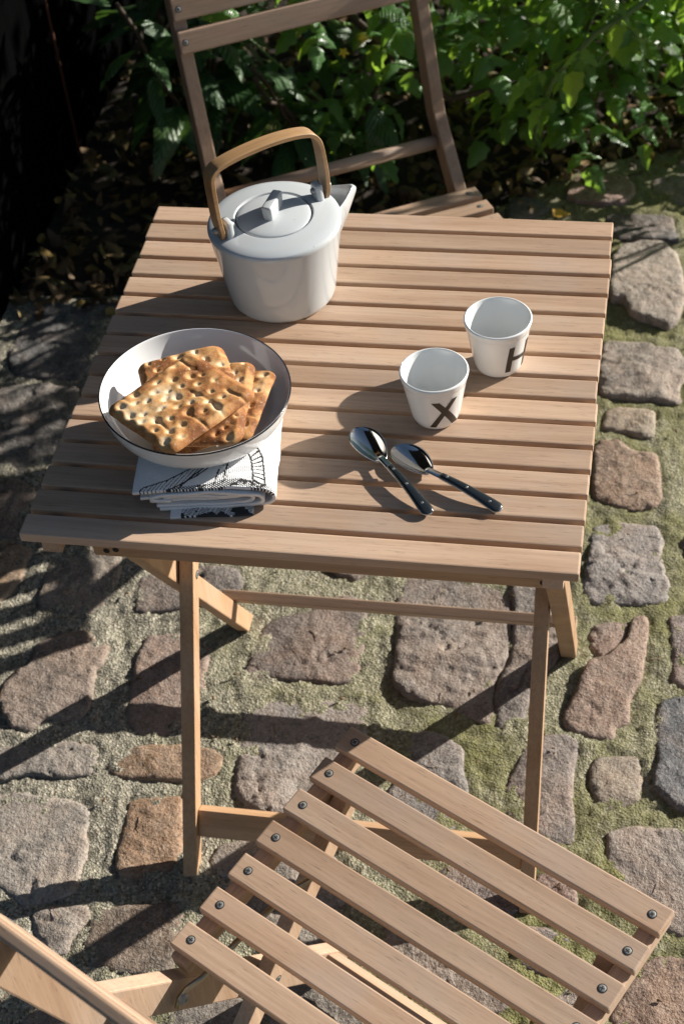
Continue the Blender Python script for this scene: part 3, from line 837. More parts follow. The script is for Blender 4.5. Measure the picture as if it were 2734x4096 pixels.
# cross rail under the front edge, with chamfered ends
board('front_rail', (.066, .040, .671), (.582, .040, .671), .033, .020, (0, -1, 0), WOOD_LEG, table, .003)
board('back_rail', (.10, .560, .671), (.520, .560, .671), .033, .020, (0, 1, 0), WOOD_LEG, table, .003)
for x in (.082, .093):
    link('bolt_hole_shade', HOLE_SHADE, table, None, Matrix.Translation(V(x, .0295, .664 + (x - .082) * .25)) @ Matrix.Rotation(math.pi / 2, 4, 'X') @ Matrix.Scale(.8, 4))
link('bolt_hole_shade', HOLE_SHADE, table, None, Matrix.Translation(V(.561, .0295, .664)) @ Matrix.Rotation(math.pi / 2, 4, 'X') @ Matrix.Scale(.9, 4))
# crossed legs: the inner pair reaches the ground in front, the outer pair behind
kA, kB = math.tan(R(29.0)), .6405
def legA(z): return .034 + z * kA
def legB(z): return .4835 - z * kB
for x0, x1 in ((.0685, .0880), (.5335, .5525)):
    dy = .0325
    me = prism([(legA(0), 0), (legA(0) + dy, 0), (legA(.655) + dy, .655), (legA(.655), .655)], x0, x1)
    link('leg', me, table, WOOD_LEGZ)
for x0, x1 in ((.0470, .0668), (.5545, .5780)):
    dy = .0350
    me = prism([(legB(0), 0), (legB(0) + dy, 0), (legB(.672) + dy, .672), (legB(.672), .672)], x0, x1)
    link('leg', me, table, WOOD_LEGZ)
# stretcher between the front feet, leaning with the legs
za, zb = .0505, .088
na = V(0, -math.cos(R(29)), math.sin(R(29)))
m = V(0, (legA(za) + legA(zb)) / 2, (za + zb) / 2) - na * .019
board('stretcher', (.0882, m.y, m.z), (.5332, m.y, m.z), .0405, .018, na, WOOD_LEG, table, .002)
# rail behind the rear feet
nb_ = V(0, math.cos(R(32.64)), math.sin(R(32.64)))
zc = .112
m = V(0, legB(zc) + .035, zc) + nb_ * .0085
board('stretcher', (.047, m.y, m.z), (.578, m.y, m.z), .030, .0155, nb_, WOOD, table, .002)
# pivots
for x, s in ((.0882, 1), (.5333, -1)):
    link('pivot', SCREW, table, None, Matrix.Translation(V(x, .2625, .3745)) @ Matrix.Rotation(s * math.pi / 2, 4, 'Y') @ Matrix.Scale(1.15, 4))

# ------------------------------------------------------------------ folding chairs
CH = dict(zr=.3556, s=.0975, xo=.213, th=.0218, Yk=.1287, Zk=.4392, Yf=-.2476, u=.3259, Yd=.1183, Zd=.3906, t1=.2138, t2=.2663, sx=.2005)
def make_chair(label):
    c = CH
    ch = thing('folding_chair', label, 'chair', (0, 0, 0), 0, 'folding wooden chairs')
    s, zr, sx = c['s'], c['zr'], c['sx']
    nseat = V(0, s, 1).normalized()
    def top(Y): return zr - s * Y
    # seat: seven slats on two side rails
    for i in range(7):
        Y = -.30 + .05 * i
        p = V(0, Y, top(Y)) - nseat * .006
        sl_ = board('slat', (-.2185, p.y, p.z), (.2185, p.y, p.z), .0335, .012, nseat, WOOD, ch, .002)
        for sg in (-1, 1):
            link('screw', SCREW, sl_, None, Matrix.Translation(V(sg * sx, 0, .006)) @ Matrix.Rotation(.6 * i + sg, 4, 'Z'))
    for sg in (-1, 1):
        a = V(sg * .2035, -.318, top(-.318)) - nseat * .0245
        b = V(sg * .2035, .024, top(.024)) - nseat * .0245
        board('side_rail', a, b, .022, .0245, nseat, WOOD, ch, .003)
    # bent posts: front feet to the top of the back
    xo, th, Yk, Zk, Yf, u = c['xo'], c['th'], c['Yk'], c['Zk'], c['Yf'], c['u']
    lo = V(0, Yk - Yf, Zk).normalized()                 # up along the lower part
    up = V(0, math.sin(u), math.cos(u))
    d = .043
    nlo = V(0, lo.z, -lo.y); nup = V(0, up.z, -up.y)    # towards the rear
    mit = (nlo + nup).normalized(); mit = mit * (d / mit.dot(nlo))
    k0 = V(0, Yk, Zk); k1 = k0 + mit
    L = .385
    f0 = V(0, Yf, 0); f1 = V(0, Yf + d / lo.z, 0)
    t0 = k0 + up * L; t1 = t0 + nup * d
    poly = [(p.y, p.z) for p in (f0, f1, k1, t1, t0, k0)]
    for sg in (-1, 1):
        x0, x1 = sorted((sg * xo, sg * (xo - th)))
        link('post', prism(poly, x0, x1), ch, WOOD_Z)
        # zinc bolt and bent wire at the inside of the post
    for t, in ((c['t1'],), (c['t2'],), (.329,)):
        p = k0 + up * t - nup * .0065
        sl_ = board('back_slat', (-xo, p.y, p.z), (xo, p.y, p.z), .037, .012, -nup, WOOD, ch, .0028)
        for sg in (-1, 1):
            link('screw', SCREW, sl_, None, Matrix.Translation(V(sg * (xo - .0105), 0, .006)) @ Matrix.Rotation(1.3 * t * 9, 4, 'Z'))
    Yd, Zd = c['Yd'], c['Zd']
    vs, fs = tube([(-(xo - th), Yd, Zd), (xo - th, Yd, Zd)], .0118, 20)
    link('rung', mesh('rung', [(v.x, v.y, v.z) for v in vs], fs), ch, WOOD)
    # rail between the front feet
    q = f0 + lo * .066 + nlo * .010
    board('foot_rail', (-(xo - th), q.y, q.z), (xo - th, q.y, q.z), .030, .015, -nlo, WOOD, ch)
    # second frame: rear legs crossing inside the posts
    xr = xo - th - .0015
    a = V(0, -.268, top(-.262) - .040); b = V(0, .098, 0)
    dr = (a - b).normalized(); nr = V(0, dr.z, -dr.y)
    dd = .030
    poly = [(b.y - .0, 0), (b.y + dd / dr.z, 0), ((a + nr * dd).y, (a + nr * dd).z), (a.y, a.z)]
    for sg in (-1, 1):
        x0, x1 = sorted((sg * xr, sg * (xr - .020)))
        link('rear_leg', prism(poly, x0, x1), ch, WOOD_Z)
        link('bolt', SCREW, ch, None, Matrix.Translation(V(sg * (xr - .0202), -.085, .178)) @ Matrix.Rotation(-sg * math.pi / 2, 4, 'Y'))
    q = b + dr * .09 + nr * .018
    board('rear_rail', (-(xr - .02), q.y, q.z), (xr - .02, q.y, q.z), .030, .015, nr, WOOD, ch)
    # steel link wires from the posts to the underside of the seat
    for sg in (-1, 1):
        X = sg * (xo - th - .006)
        pts = [(X, .052, .300), (X, .046, .312), (X - sg * .004, .036, .322), (X - sg * .010, .018, .325), (X - sg * .016, -.05, .330),
               (X - sg * .024, -.115, .334), (X - sg * .036, -.150, .334), (X - sg * .055, -.162, .334), (X - sg * .075, -.155, .335)]
        pts = [(a_[0], a_[1], a_[2]) for a_ in pts]
        vs, fs = tube(pts, .0034, 10)
        w_ = link('link_wire', mesh('link_wire', [(v.x, v.y, v.z) for v in vs], fs), ch, BRASSY)
        vs, fs = lathe([(0.0001, .0038), (.0022, .0038), (.0026, .0052), (.0062, .0048), (.0072, .0022), (.0072, 0)], 24)
        link('bolt_head', mesh('bolt_head', vs, fs), w_, STEEL, Matrix.Translation(V(sg * (xo - th - .0095), .0445, .313)) @ Matrix.Rotation(-sg * math.pi / 2, 4, 'Y'))
    return ch

def copy_thing(root, label):
    r = root.copy(); COL.objects.link(r); r['label'] = label
    for chd in list(root.children):
        q = chd.copy(); COL.objects.link(q); q.parent = r
        for g_ in chd.children:
            h_ = g_.copy(); COL.objects.link(h_); h_.parent = q
    return r
near_chair = make_chair('folding chair standing nearest, its slatted seat tucked toward the front of the table')
far_chair = copy_thing(near_chair, 'folding chair behind the table and kettle, backrest against the green plants')
near_chair.location = (.3791, -.3520, 0); near_chair.rotation_euler = (0, 0, 2.6523)
far_chair.location = (.1640, 1.0865, 0); far_chair.rotation_euler = (0, 0, .5055)

# ------------------------------------------------------------------ kettle
def make_kettle():
    ang = R(41.3)
    kt = thing('teapot', 'pale grey ceramic teapot with pointed spout and tall bentwood handle', 'teapot', (.2045, .4410, TH), ang)
    # body: outside, shoulder, neck of the lid seat, then down inside
    prof = [(.0001, .0012), (.045, .001), (.060, .0016), (.0640, .0045), (.0662, .011), (.0695, .032), (.0735, .060), (.0775, .086), (.0800, .1005),
            (.0808, .1055), (.0800, .1092), (.0775, .1112), (.070, .1134), (.060, .1150), (.0500, .1163), (.0478, .1163), (.0466, .1150), (.0460, .1120), (.0450, .1090), (.02, .108), (.0001, .108)]
    prof = smooth_prof(prof, 4)
    vs, fs = lathe(prof, 128)
    link('body', mesh('body', vs, fs), kt, KETTLE_MAT)
    lp = smooth_prof([(.0001, .1202), (.020, .1197), (.036, .1180), (.0430, .1165), (.0447, .1152), (.0445, .1135), (.042, .112), (.0001, .112)], 4)
    vs, fs = lathe(lp, 96)
    lid = link('lid', mesh('lid', vs, fs), kt, KETTLE_MAT)
    # knob: an upright bar with rounded corners, turned across the handle
    bm = bmesh.new()
    bmesh.ops.create_cube(bm, size=1)
    for v in bm.verts:
        lo_ = v.co.z < 0
        v.co = V(v.co.x * (.034 if lo_ else .040), v.co.y * (.0115 if lo_ else .0135), .1165 if lo_ else .1395)
        if not lo_ and v.co.x < 0: v.co.z -= .001
    bmesh.ops.bevel(bm, geom=list(bm.edges), offset=.0032, segments=4, profile=.5, affect='EDGES')
    link('knob', bm_mesh('knob', bm, True), lid, KETTLE_MAT, Matrix.Rotation(R(38), 4, 'Z'))
    # lugs that hold the handle
    for sg in (-1, 1):
        bm = bmesh.new()
        bmesh.ops.create_cube(bm, size=1)
        for v in bm.verts:
            v.co = V(v.co.x * .0095 + sg * .0615, v.co.y * (.021 if v.co.z < 0 else .0165), .110 if v.co.z < 0 else .1360)
        bmesh.ops.bevel(bm, geom=list(bm.edges), offset=.0036, segments=4, profile=.5, affect='EDGES')
        link('lug', bm_mesh('lug', bm, True), kt, KETTLE_MAT)
        vs, fs = lathe([(.0001, .0045), (.0022, .0042), (.0036, .003), (.0040, .0), (.0040, -.0022)], 20)
        link('rivet', mesh('rivet', vs, fs), kt, STEEL, Matrix.Translation(V(sg * .0572, 0, .1265)) @ Matrix.Rotation(-sg * math.pi / 2, 4, 'Y'))
        link('rivet', mesh('rivet', vs, fs), kt, STEEL, Matrix.Translation(V(sg * .0762, 0, .1265)) @ Matrix.Rotation(sg * math.pi / 2, 4, 'Y'))
    # bentwood strap
    ctr = [(-.0700, .113), (-.0738, .140), (-.0752, .170), (-.0754, .190), (-.0740, .2015), (-.0680, .2085), (-.058, .2118), (-.040, .2145), (-.020, .2158), (0, .2160),
           (.018, .2150), (.034, .2130), (.048, .2100), (.058, .2060), (.0655, .1975), (.0690, .186), (.0712, .165), (.0726, .140), (.0722, .111)]
    ctr = smooth_prof(ctr, 5)
    vs, fs = [], []
    n = len(ctr); hw0 = .0098; ht = .0028
    for i, (s_, z_) in enumerate(ctr):
        a = np.array(ctr[max(i - 1, 0)]); b = np.array(ctr[min(i + 1, n - 1)])
        t = (b - a) / np.linalg.norm(b - a); nn = np.array([-t[1], t[0]])
        e = min(i, n - 1 - i)
        hw = hw0 * (1 - .55 * max(0, 1 - e / 4) ** 2.5)          # rounded ends
        c = .0007
        for q, r_ in ((-hw, -ht + c), (-hw + c, -ht), (hw - c, -ht), (hw, -ht + c), (hw, ht - c), (hw - c, ht), (-hw + c, ht), (-hw, ht - c)):
            vs.append((s_ + nn[0] * r_, q, z_ + nn[1] * r_))
    for i in range(n - 1):
        for k in range(8):
            k2 = (k + 1) % 8
            fs.append((i * 8 + k, i * 8 + k2, (i + 1) * 8 + k2, (i + 1) * 8 + k))
    fs.append(tuple(range(8))); fs.append(tuple((n - 1) * 8 + k for k in range(7, -1, -1)))
    me = mesh('handle', vs, fs, False)
    link('handle', me, kt, OAK)
    # spout: an open V-shaped beak in line with the handle
    prof_z = [(.060, .030), (.070, .016), (.080, .006)]
    sv, sf = [], []
    secs = [(.0735, .0310, .036), (.083, .0265, .049), (.092, .0205, .064), (.101, .0140, .080), (.109, .0072, .0950), (.1160, .0018, .1085)]
    topz = [.1105, .1108, .1112, .1118, .1124, .1130]
    m = 0
    for (r_, hw, zb), tz in zip(secs, topz):
        wth = .0026
        outer = [(r_ - .004, hw, tz), (r_ - .001, hw * .80, zb + (tz - zb) * .55), (r_ + .0015, hw * .34, zb + (tz - zb) * .16), (r_ + .0025, 0, zb),
                 (r_ + .0015, -hw * .34, zb + (tz - zb) * .16), (r_ - .001, -hw * .80, zb + (tz - zb) * .55), (r_ - .004, -hw, tz)]
        k = max(0.0, 1 - wth / max(hw, .0027))
        inner = [(r_ - .004 - (.002 if hw < .004 else 0), y * k, max(z, zb + .006) if z < tz else z - .0002) for (x, y, z) in outer]
        inner = [(a[0] - .0035 * (1 if 0 < i < 6 else 0), a[1], a[2]) for i, a in enumerate(inner)]
        sv += outer + inner[::-1]
    M_ = 14
    for i in range(len(secs) - 1):
        for k in range(M_):
            k2 = (k + 1) % M_
            sf.append((i * M_ + k, i * M_ + k2, (i + 1) * M_ + k2, (i + 1) * M_ + k))
    e0 = (len(secs) - 1) * M_
    sf.append(tuple(e0 + k for k in range(M_)))
    me = mesh('spout', sv, sf)
    bm = bmesh.new(); bm.from_mesh(me); bmesh.ops.recalc_face_normals(bm, faces=bm.faces); bm.to_mesh(me); bm.free()
    me.polygons.foreach_set('use_smooth', [True] * len(me.polygons))
    sp = link('spout', me, kt, KETTLE_MAT)
    mod = sp.modifiers.new('soft', 'SUBSURF'); mod.levels = 2; mod.render_levels = 2
    return kt
make_kettle()

# ------------------------------------------------------------------ two lettered cups
def make_cup(letter, label, loc, rt, rb, h):
    cp = thing('cup', label, 'cup', loc, 0, 'white lettered cups')
    t = .0022
    def ro(z): return rb + (rt - rb) * (z / h)
    prof = [(.0001, .0006), (rb - .006, .0006), (rb - .0022, .0012), (rb - .0002, .0040)]
    for z in (.010, .020, .030, .040, .050, h - .0105): prof.append((ro(z), z))
    prof += [(ro(h - .0085) + .0004, h - .0085), (ro(h - .003) + .0006, h - .003), (rt + .0002, h - .0008), (rt - .0009, h), (rt - .0022, h - .0009)]
    for z in (h - .012, .045, .030, .018): prof.append((ro(z) - t, z))
    prof += [(rb - .0035, .008), (rb - .008, .0052), (.0001, .0048)]
    vs, fs = lathe(smooth_prof(prof, 3), 96)
    link('body', mesh('body', vs, fs), cp, CUP_MAT)
    # letter: strips that follow the wall, a tenth of a millimetre proud
    strokes = {'X': [((-81.5, .0492), (-33.0, .0070), 15.5, 18.5), ((-43.5, .0505), (-89.0, .0074), 12.0, 14.5)],
               'H': [((-57.0, .0505), (-62.5, .0108), 11.0, 13.0), ((-15.5, .0500), (-14.0, .0090), 11.0, 13.0), ((-54.0, .0315), (-18.0, .0285), None, None)]}[letter]
    lv, lf = [], []
    for si_, ((a0, z0), (a1, z1), w0, w1) in enumerate(strokes):
        n, m_ = 40, 5; b0 = len(lv)
        for i in range(n + 1):
            t_ = i / n
            a = a0 + (a1 - a0) * t_; z = z0 + (z1 - z0) * t_
            for j in range(m_ + 1):
                f_ = j / m_ * 2 - 1
                aa, zz = (a + f_ * (w0 + (w1 - w0) * t_) / 2, z) if w0 is not None else (a, z + f_ * .0031)
                r_ = ro(zz) + .00028 + .00005 * si_
                lv.append((r_ * math.cos(R(aa)), r_ * math.sin(R(aa)), zz))
        for i in range(n):
            for j in range(m_):
                q_ = b0 + i * (m_ + 1) + j
                lf.append((q_, q_ + 1, q_ + m_ + 2, q_ + m_ + 1))
    link('letter', mesh('letter', lv, lf), cp, PRINT)
    return cp
make_cup('X', 'white cup printed with a dark letter X, beside the two spoons', (.4227, .2302, TH), .0382, .0258, .0683)
make_cup('H', 'white cup printed with a dark letter H, set behind the other cup', (.4832, .3250, TH), .0387, .0268, .0695)

# ------------------------------------------------------------------ spoons
def make_spoon(label, tip, neck, end):
    tip, neck, end = V(*tip), V(*neck), V(*end)
    ax = (neck - tip).normalized(); L1 = (neck - tip).length
    sp = thing('spoon', label, 'spoon', (tip.x, tip.y, TH), math.atan2(ax.y, ax.x), 'black handled spoons')
    vs, fs = [], []
    nu, nv = 28, 14
    for i in range(nu + 1):
        u = i / nu
        s_ = u * L1
        hw = .0172 * (max(0.0, math.sin(math.pi * min(1, u ** .80 * .97 + .0)) ) ** .62)
        hw = max(hw, .0030 if u > .5 else .0008)
        rim = .0072 + .0030 * math.sin(math.pi * u) - .0045 * (1 - u) ** 3 * 0
        dep = .0088 * math.sin(math.pi * min(1, u * 1.02)) ** .7
        for j in range(nv + 1):
            v = j / nv * 2 - 1
            z = rim - dep * (1 - abs(v) ** 2.2)
            vs.append((s_, v * hw, z))
    base = len(vs)
    for i in range(nu):
        for j in range(nv):
            a = i * (nv + 1) + j
            fs.append((a, a + nv + 1, a + nv + 2, a + 1))
    me = mesh('bowl', vs, fs)
    o = link('bowl', me, sp, POLISHED)
    md = o.modifiers.new('thick', 'SOLIDIFY'); md.thickness = .0012; md.offset = -1
    # neck and tang, then the two black scales with rivets
    d2 = (end - neck); L2 = d2.length; rot = math.atan2(d2.y, d2.x) - math.atan2(ax.y, ax.x)
    arm = Matrix.Translation(V(L1, 0, 0)) @ Matrix.Rotation(rot, 4, 'Z')
    def section(u0, u1, n, wf, zf, tf, name, mat):
        vs, fs = [], []
        K = 14
        for i in range(n + 1):
            u = u0 + (u1 - u0) * i / n
            for k in range(K):
                a = 2 * math.pi * k / K
                cx_, sx_ = math.cos(a), math.sin(a)
                cx_ = math.copysign(abs(cx_) ** .75, cx_); sx_ = math.copysign(abs(sx_) ** .75, sx_)
                vs.append((u * L2, wf(u) * cx_, zf(u) + tf(u) * sx_))
        for i in range(n):
            for k in range(K):
                k2 = (k + 1) % K
                fs.append((i * K + k, (i + 1) * K + k, (i + 1) * K + k2, i * K + k2))
        fs.append(tuple(range(K))); fs.append(tuple(n * K + k for k in range(K - 1, -1, -1)))
        return link(name, mesh(name, vs, fs), sp, mat, arm)
    def wf(u): return (.0039 + .0040 * max(0, u) ** 1.4) * (1 - max(0, (u - .93) / .075) ** 2.2 * .85)
    def zf(u): return .0092 + .0034 * math.sin(math.pi * min(1, max(0, u + .04))) - .0045 * u
    section(-.06, 1.0, 40, lambda u: wf(u) + .0003, zf, lambda u: .0009, 'tang', POLISHED)
    hd = section(.14, .992, 40, lambda u: wf(u) * (.82 if u < .16 else 1), zf, lambda u: .0031 * min(1, (u - .11) * 20) * (1 - max(0, (u - .9) / .1) ** 2 * .6), 'handle', HANDLE_BLACK)
    for u in (.24, .52, .84):
        vs, fs = lathe([(.0001, .0009), (.0009, .0008), (.0014, .0004), (.0015, 0)], 14)
        link('rivet', mesh('rivet', vs, fs), hd, POLISHED, Matrix.Translation(V(u * L2, 0, zf(u) + .0030)))
    return sp
make_spoon('black handled steel spoon nearer the bowl, left of its twin', (.3365, .1949, 0), (.3755, .1440, 0), (.4375, .0700, 0))
make_spoon('black handled steel spoon lying below the X cup, right of its twin', (.3845, .1690, 0), (.4300, .1305, 0), (.5115, .0830, 0))

# ------------------------------------------------------------------ folded tea towel
def towel_mat():
    k = NT('white waffle cotton')
    at = k.n('ShaderNodeAttribute', attribute_name='ink')
    uv = k.n('ShaderNodeTexCoord').outputs['UV']
    pos = k.n('ShaderNodeTexCoord').outputs['Object']
    nz = k.noise(pos, 900, 2, 0.5)
    f = k.rng(k.math('ADD', at.outputs['Fac'], k.math('MULTIPLY', k.math('SUBTRACT', nz, 0.5), 0.9)), 0.45, 0.6, 0, 0.96)
    k.base(k.mix(f, (0.80, 0.80, 0.80), (0.012, 0.012, 0.014)))
    k.set(Roughness=0.9)
    k.b.inputs['Specular IOR Level'].default_value = 0.15
    ck = k.n('ShaderNodeTexBrick') if False else None
    sep = k.n('ShaderNodeSeparateXYZ'); k.l(uv, sep.inputs[0])
    wu = k.math('SINE', k.math('MULTIPLY', sep.outputs[0], 2 * math.pi / .0021))
    wv = k.math('SINE', k.math('MULTIPLY', sep.outputs[1], 2 * math.pi / .0021))
    k.nrm(k.bump(k.math('ADD', k.math('ADD', wu, wv), k.math('MULTIPLY', nz, 1.2)), 0.0004, 0.5))
    return k.m
TOWEL = towel_mat()

def seg_dist(px, py, pts):
    d = np.full(px.shape, 9.0)
    for (x0, y0), (x1, y1) in zip(pts, pts[1:]):
        dx, dy = x1 - x0, y1 - y0
        t = np.clip(((px - x0) * dx + (py - y0) * dy) / (dx * dx + dy * dy + 1e-12), 0, 1)
        d = np.minimum(d, np.hypot(px - x0 - t * dx, py - y0 - t * dy))
    return d

def make_towel():
    tw = thing('tea_towel', 'white waffle tea towel with black line print, folded flat under the bowl', 'tea towel', (.1300, .0470, TH), R(8.0))
    Wd, Dp, th = .1395, .150, .0040
    # section of the folded cloth in x-z, layer by layer from the table up
    def layer(pts, y0, y1, ink, name, skew=0.0, hem=False):
        c = smooth_prof(pts, 14)
        c = np.array(c) * np.array([1, .95])
        sl_ = np.concatenate([[0], np.cumsum(np.linalg.norm(np.diff(c, axis=0), axis=1))])
        ns = max(60, int(sl_[-1] / .0008)); nyv = int((y1 - y0) / .0009)
        s = np.linspace(0, sl_[-1], ns)
        cx_ = np.interp(s, sl_, c[:, 0]); cz_ = np.interp(s, sl_, c[:, 1])
        tx = np.gradient(cx_, s); tz = np.gradient(cz_, s)
        yv = np.linspace(y0, y1, nyv)
        S_, Y_ = np.meshgrid(s, yv, indexing='ij')
        wob = (fbm(S_ * 28, Y_ * 30, int(abs(pts[0][0]) * 1e4) % 97, 3) - .5) * .0034
        edge = (fbm(S_ * 22, S_ * 0 + 3, 5, 2) - .5) * .0045
        X_ = cx_[:, None] - tz[:, None] * wob
        Z_ = cz_[:, None] + tx[:, None] * wob
        Yw = Y_ + edge * np.clip(1 - (Y_ - y0) / .03, 0, 1) + skew * (S_ / sl_[-1] - .5)
        vs = np.stack([X_, Yw, Z_], -1).reshape(-1, 3)
        id_ = np.arange(ns * nyv).reshape(ns, nyv)
        F = np.stack([id_[:-1, :-1], id_[1:, :-1], id_[1:, 1:], id_[:-1, 1:]], -1).reshape(-1, 4)
        me = bpy.data.meshes.new(name)
        me.vertices.add(len(vs)); me.vertices.foreach_set('co', vs.ravel())
        me.loops.add(F.size); me.loops.foreach_set('vertex_index', F.ravel())
        me.polygons.add(len(F)); me.polygons.foreach_set('loop_start', np.arange(0, F.size, 4)); me.polygons.foreach_set('loop_total', np.full(len(F), 4))
        me.polygons.foreach_set('use_smooth', [True] * len(F))
        uvl = me.uv_layers.new(name='UVMap')
        uvl.data.foreach_set('uv', np.stack([S_, Y_], -1).reshape(-1, 2)[F.ravel()].ravel())
        at = me.attributes.new('ink', 'FLOAT', 'POINT')
        at.data.foreach_set('value', np.clip(ink(S_, Y_, sl_[-1]), 0, 1).ravel() if ink else np.zeros(len(vs)))
        me.update()
        o = link(name, me, tw, TOWEL)
        md = o.modifiers.new('thick', 'SOLIDIFY'); md.thickness = th; md.offset = 0
        return o
    def ink_top(S_, Y_, L):
        # freehand line print: flowing quills fanning from one corner, hatched bands and specks
        u = (S_ / L)
        x = S_ - (L - Wd)                      # distance along the top from the fold
        xr = L - S_                            # from the free left edge
        v = np.zeros(S_.shape)
        xx = xr; yy = Y_
        # one long curved ribbon, hatched
        rib = [(.016, .004), (.040, .012), (.064, .030), (.083, .052), (.097, .066), (.104, .078)]
        d = seg_dist(xx, yy, rib)
        hatch = (np.sin((xx * 1.0 - yy * .55) * 2 * math.pi / .0044) > .45)
        v = np.maximum(v, ((d < .0075) & hatch) * (.75 - d * 22))
        v = np.maximum(v, (np.abs(d - .0074) < .0009) * 1.0)
        v = np.maximum(v, (np.abs(seg_dist(xx, yy, [(.050, .006), (.062, .022), (.088, .052)])) < .0010) * 1.0)
        # dark knot at the meeting point and a second arched band over the fold
        v = np.maximum(v, (seg_dist(xx, yy, [(.099, .070), (.106, .088)]) < .0042) * .62)
        arch = [(.102, .070), (.113, .074), (.124, .066), (.131, .050), (.134, .030), (.136, .012)]
        d2 = seg_dist(xx, yy, arch)
        h2 = np.sin(np.arctan2(yy - .030, xx - .108) * 30) > .45
        v = np.maximum(v, ((d2 < .0062) & h2) * .8)
        v = np.maximum(v, (np.abs(d2 - .0062) < .0009) * 1.0)
        # two broken down-strokes and specks
        for a in (((.103, .070), (.093, .040), (.088, .010)), ((.107, .070), (.101, .045), (.097, .012))):
            d3 = seg_dist(xx, yy, a)
            v = np.maximum(v, (d3 < .0011) * (fbm(xx * 260, yy * 260, 7, 2) * 1.3))
        sp = fbm(xx * 520, yy * 520, 9, 2)
        near = np.clip(1 - seg_dist(xx, yy, [(.104, .070), (.095, .012)]) / .018, 0, 1)
        v = np.maximum(v, (sp > .69) * near * .8)
        # bold quill band along the near fold
        band = [(.045, .0015), (.075, .0045), (.100, .0095), (.118, .0115), (.134, .008), (.150, .004)]
        d4 = seg_dist(xx, yy, band)
        h4 = np.sin((xx * 1.2 + yy * 1.5) * 2 * math.pi / .0042) > -.35
        v = np.maximum(v, ((d4 < .0055) & h4) * .9)
        bl = fbm(xx * 120, yy * 60, 15, 2)
        v = np.maximum(v, ((d4 < .0045) & (bl > .62) & (xx > .07)) * 1.0)
        return v
    def ink_low(S_, Y_, L):
        v = ((np.sin((S_ * .7 + Y_ * 1.6) * 2 * math.pi / .0035) > -.1) & (Y_ < .018)) * .85
        v = np.maximum(v, ((fbm(S_ * 90, Y_ * 90, 21, 2) > .56) & (Y_ < .016)) * 1.0)
        return v * (S_ > .012) * (S_ < .135)
    # outer wrap: bottom, round the fold on the right, back over the top to the left
    H0 = .0018
    layer([(.018, H0), (.05, H0), (.095, H0 + .0003), (.122, H0 + .001), (.1360, .0070), (.1412, .0155), (.1360, .0250), (.124, .0295), (.095, .0318), (.060, .0315), (.028, .0308), (.004, .0300), (-.010, .0285)],
          .004, Dp, ink_top, 'fold', skew=-.004)
    layer([(.016, .0045), (.060, .0045), (.110, .0050), (.1265, .0095), (.1290, .0155), (.1255, .0215), (.112, .0250), (.070, .0262), (.030, .0255), (.014, .0235), (.0085, .0200), (.013, .0168), (.030, .0162)],
          .001, Dp - .01, None, 'fold')
    layer([(.013, .0075), (.050, .0078), (.095, .0080), (.113, .0098), (.1185, .0150), (.114, .0195), (.095, .0212), (.050, .0208), (.022, .0198)],
          .003, Dp - .015, None, 'fold')
    layer([(.006, .0125), (.012, .0108), (.050, .0112), (.090, .0120), (.104, .0150), (.096, .0178), (.060, .0180), (.022, .0172), (-.004, .0155)],
          .007, Dp - .02, None, 'fold')
    layer([(.028, -.0006 + .0018), (.060, .0012), (.100, .0012), (.118, .0014)], -.010, .06, ink_low, 'fold')
    layer([(-.012, .0150), (-.004, .0215), (.000, .0258), (.020, .0282), (.045, .0285)], .016, Dp, None, 'fold', skew=.002)
    return tw
make_towel()

# ------------------------------------------------------------------ bowl and crispbread
BC = V(.1674, .1670, .7860)
BN = V(.050, 0, 1).normalized()
Bq = V(0, 0, 1).rotation_difference(BN)
def make_bowl():
    bw = thing('bowl', 'wide white bowl with thin black rim, heaped with crispbread on the towel', 'bowl', BC)
    bw.rotation_euler = Bq.to_euler()
    prof = [(.0001, -.0455), (.036, -.0455), (.044, -.0462), (.048, -.0455), (.060, -.0445), (.079, -.0405), (.0905, -.0335), (.0980, -.0240), (.1022, -.0135), (.1043, -.0050), (.1050, .0000),
            (.1046, .0010), (.1034, .0002), (.1015, -.0060), (.0985, -.0140), (.0940, -.0225), (.0860, -.0310), (.075, -.0365), (.056, -.0400), (.040, -.0410), (.0001, -.0415)]
    vs, fs = lathe(smooth_prof(prof, 4), 128)
    link('body', mesh('body', vs, fs), bw, WHITE_MAT)
    vs, fs = lathe([(.1042, .0009), (.1049, .00145), (.1056, .0012), (.1059, .0004), (.1056, -.0006), (.1050, -.0008), (.1043, .0002), (.1042, .0009)], 128)
    link('rim', mesh('rim', vs, fs), bw, RIMLINE)
    return bw
make_bowl()

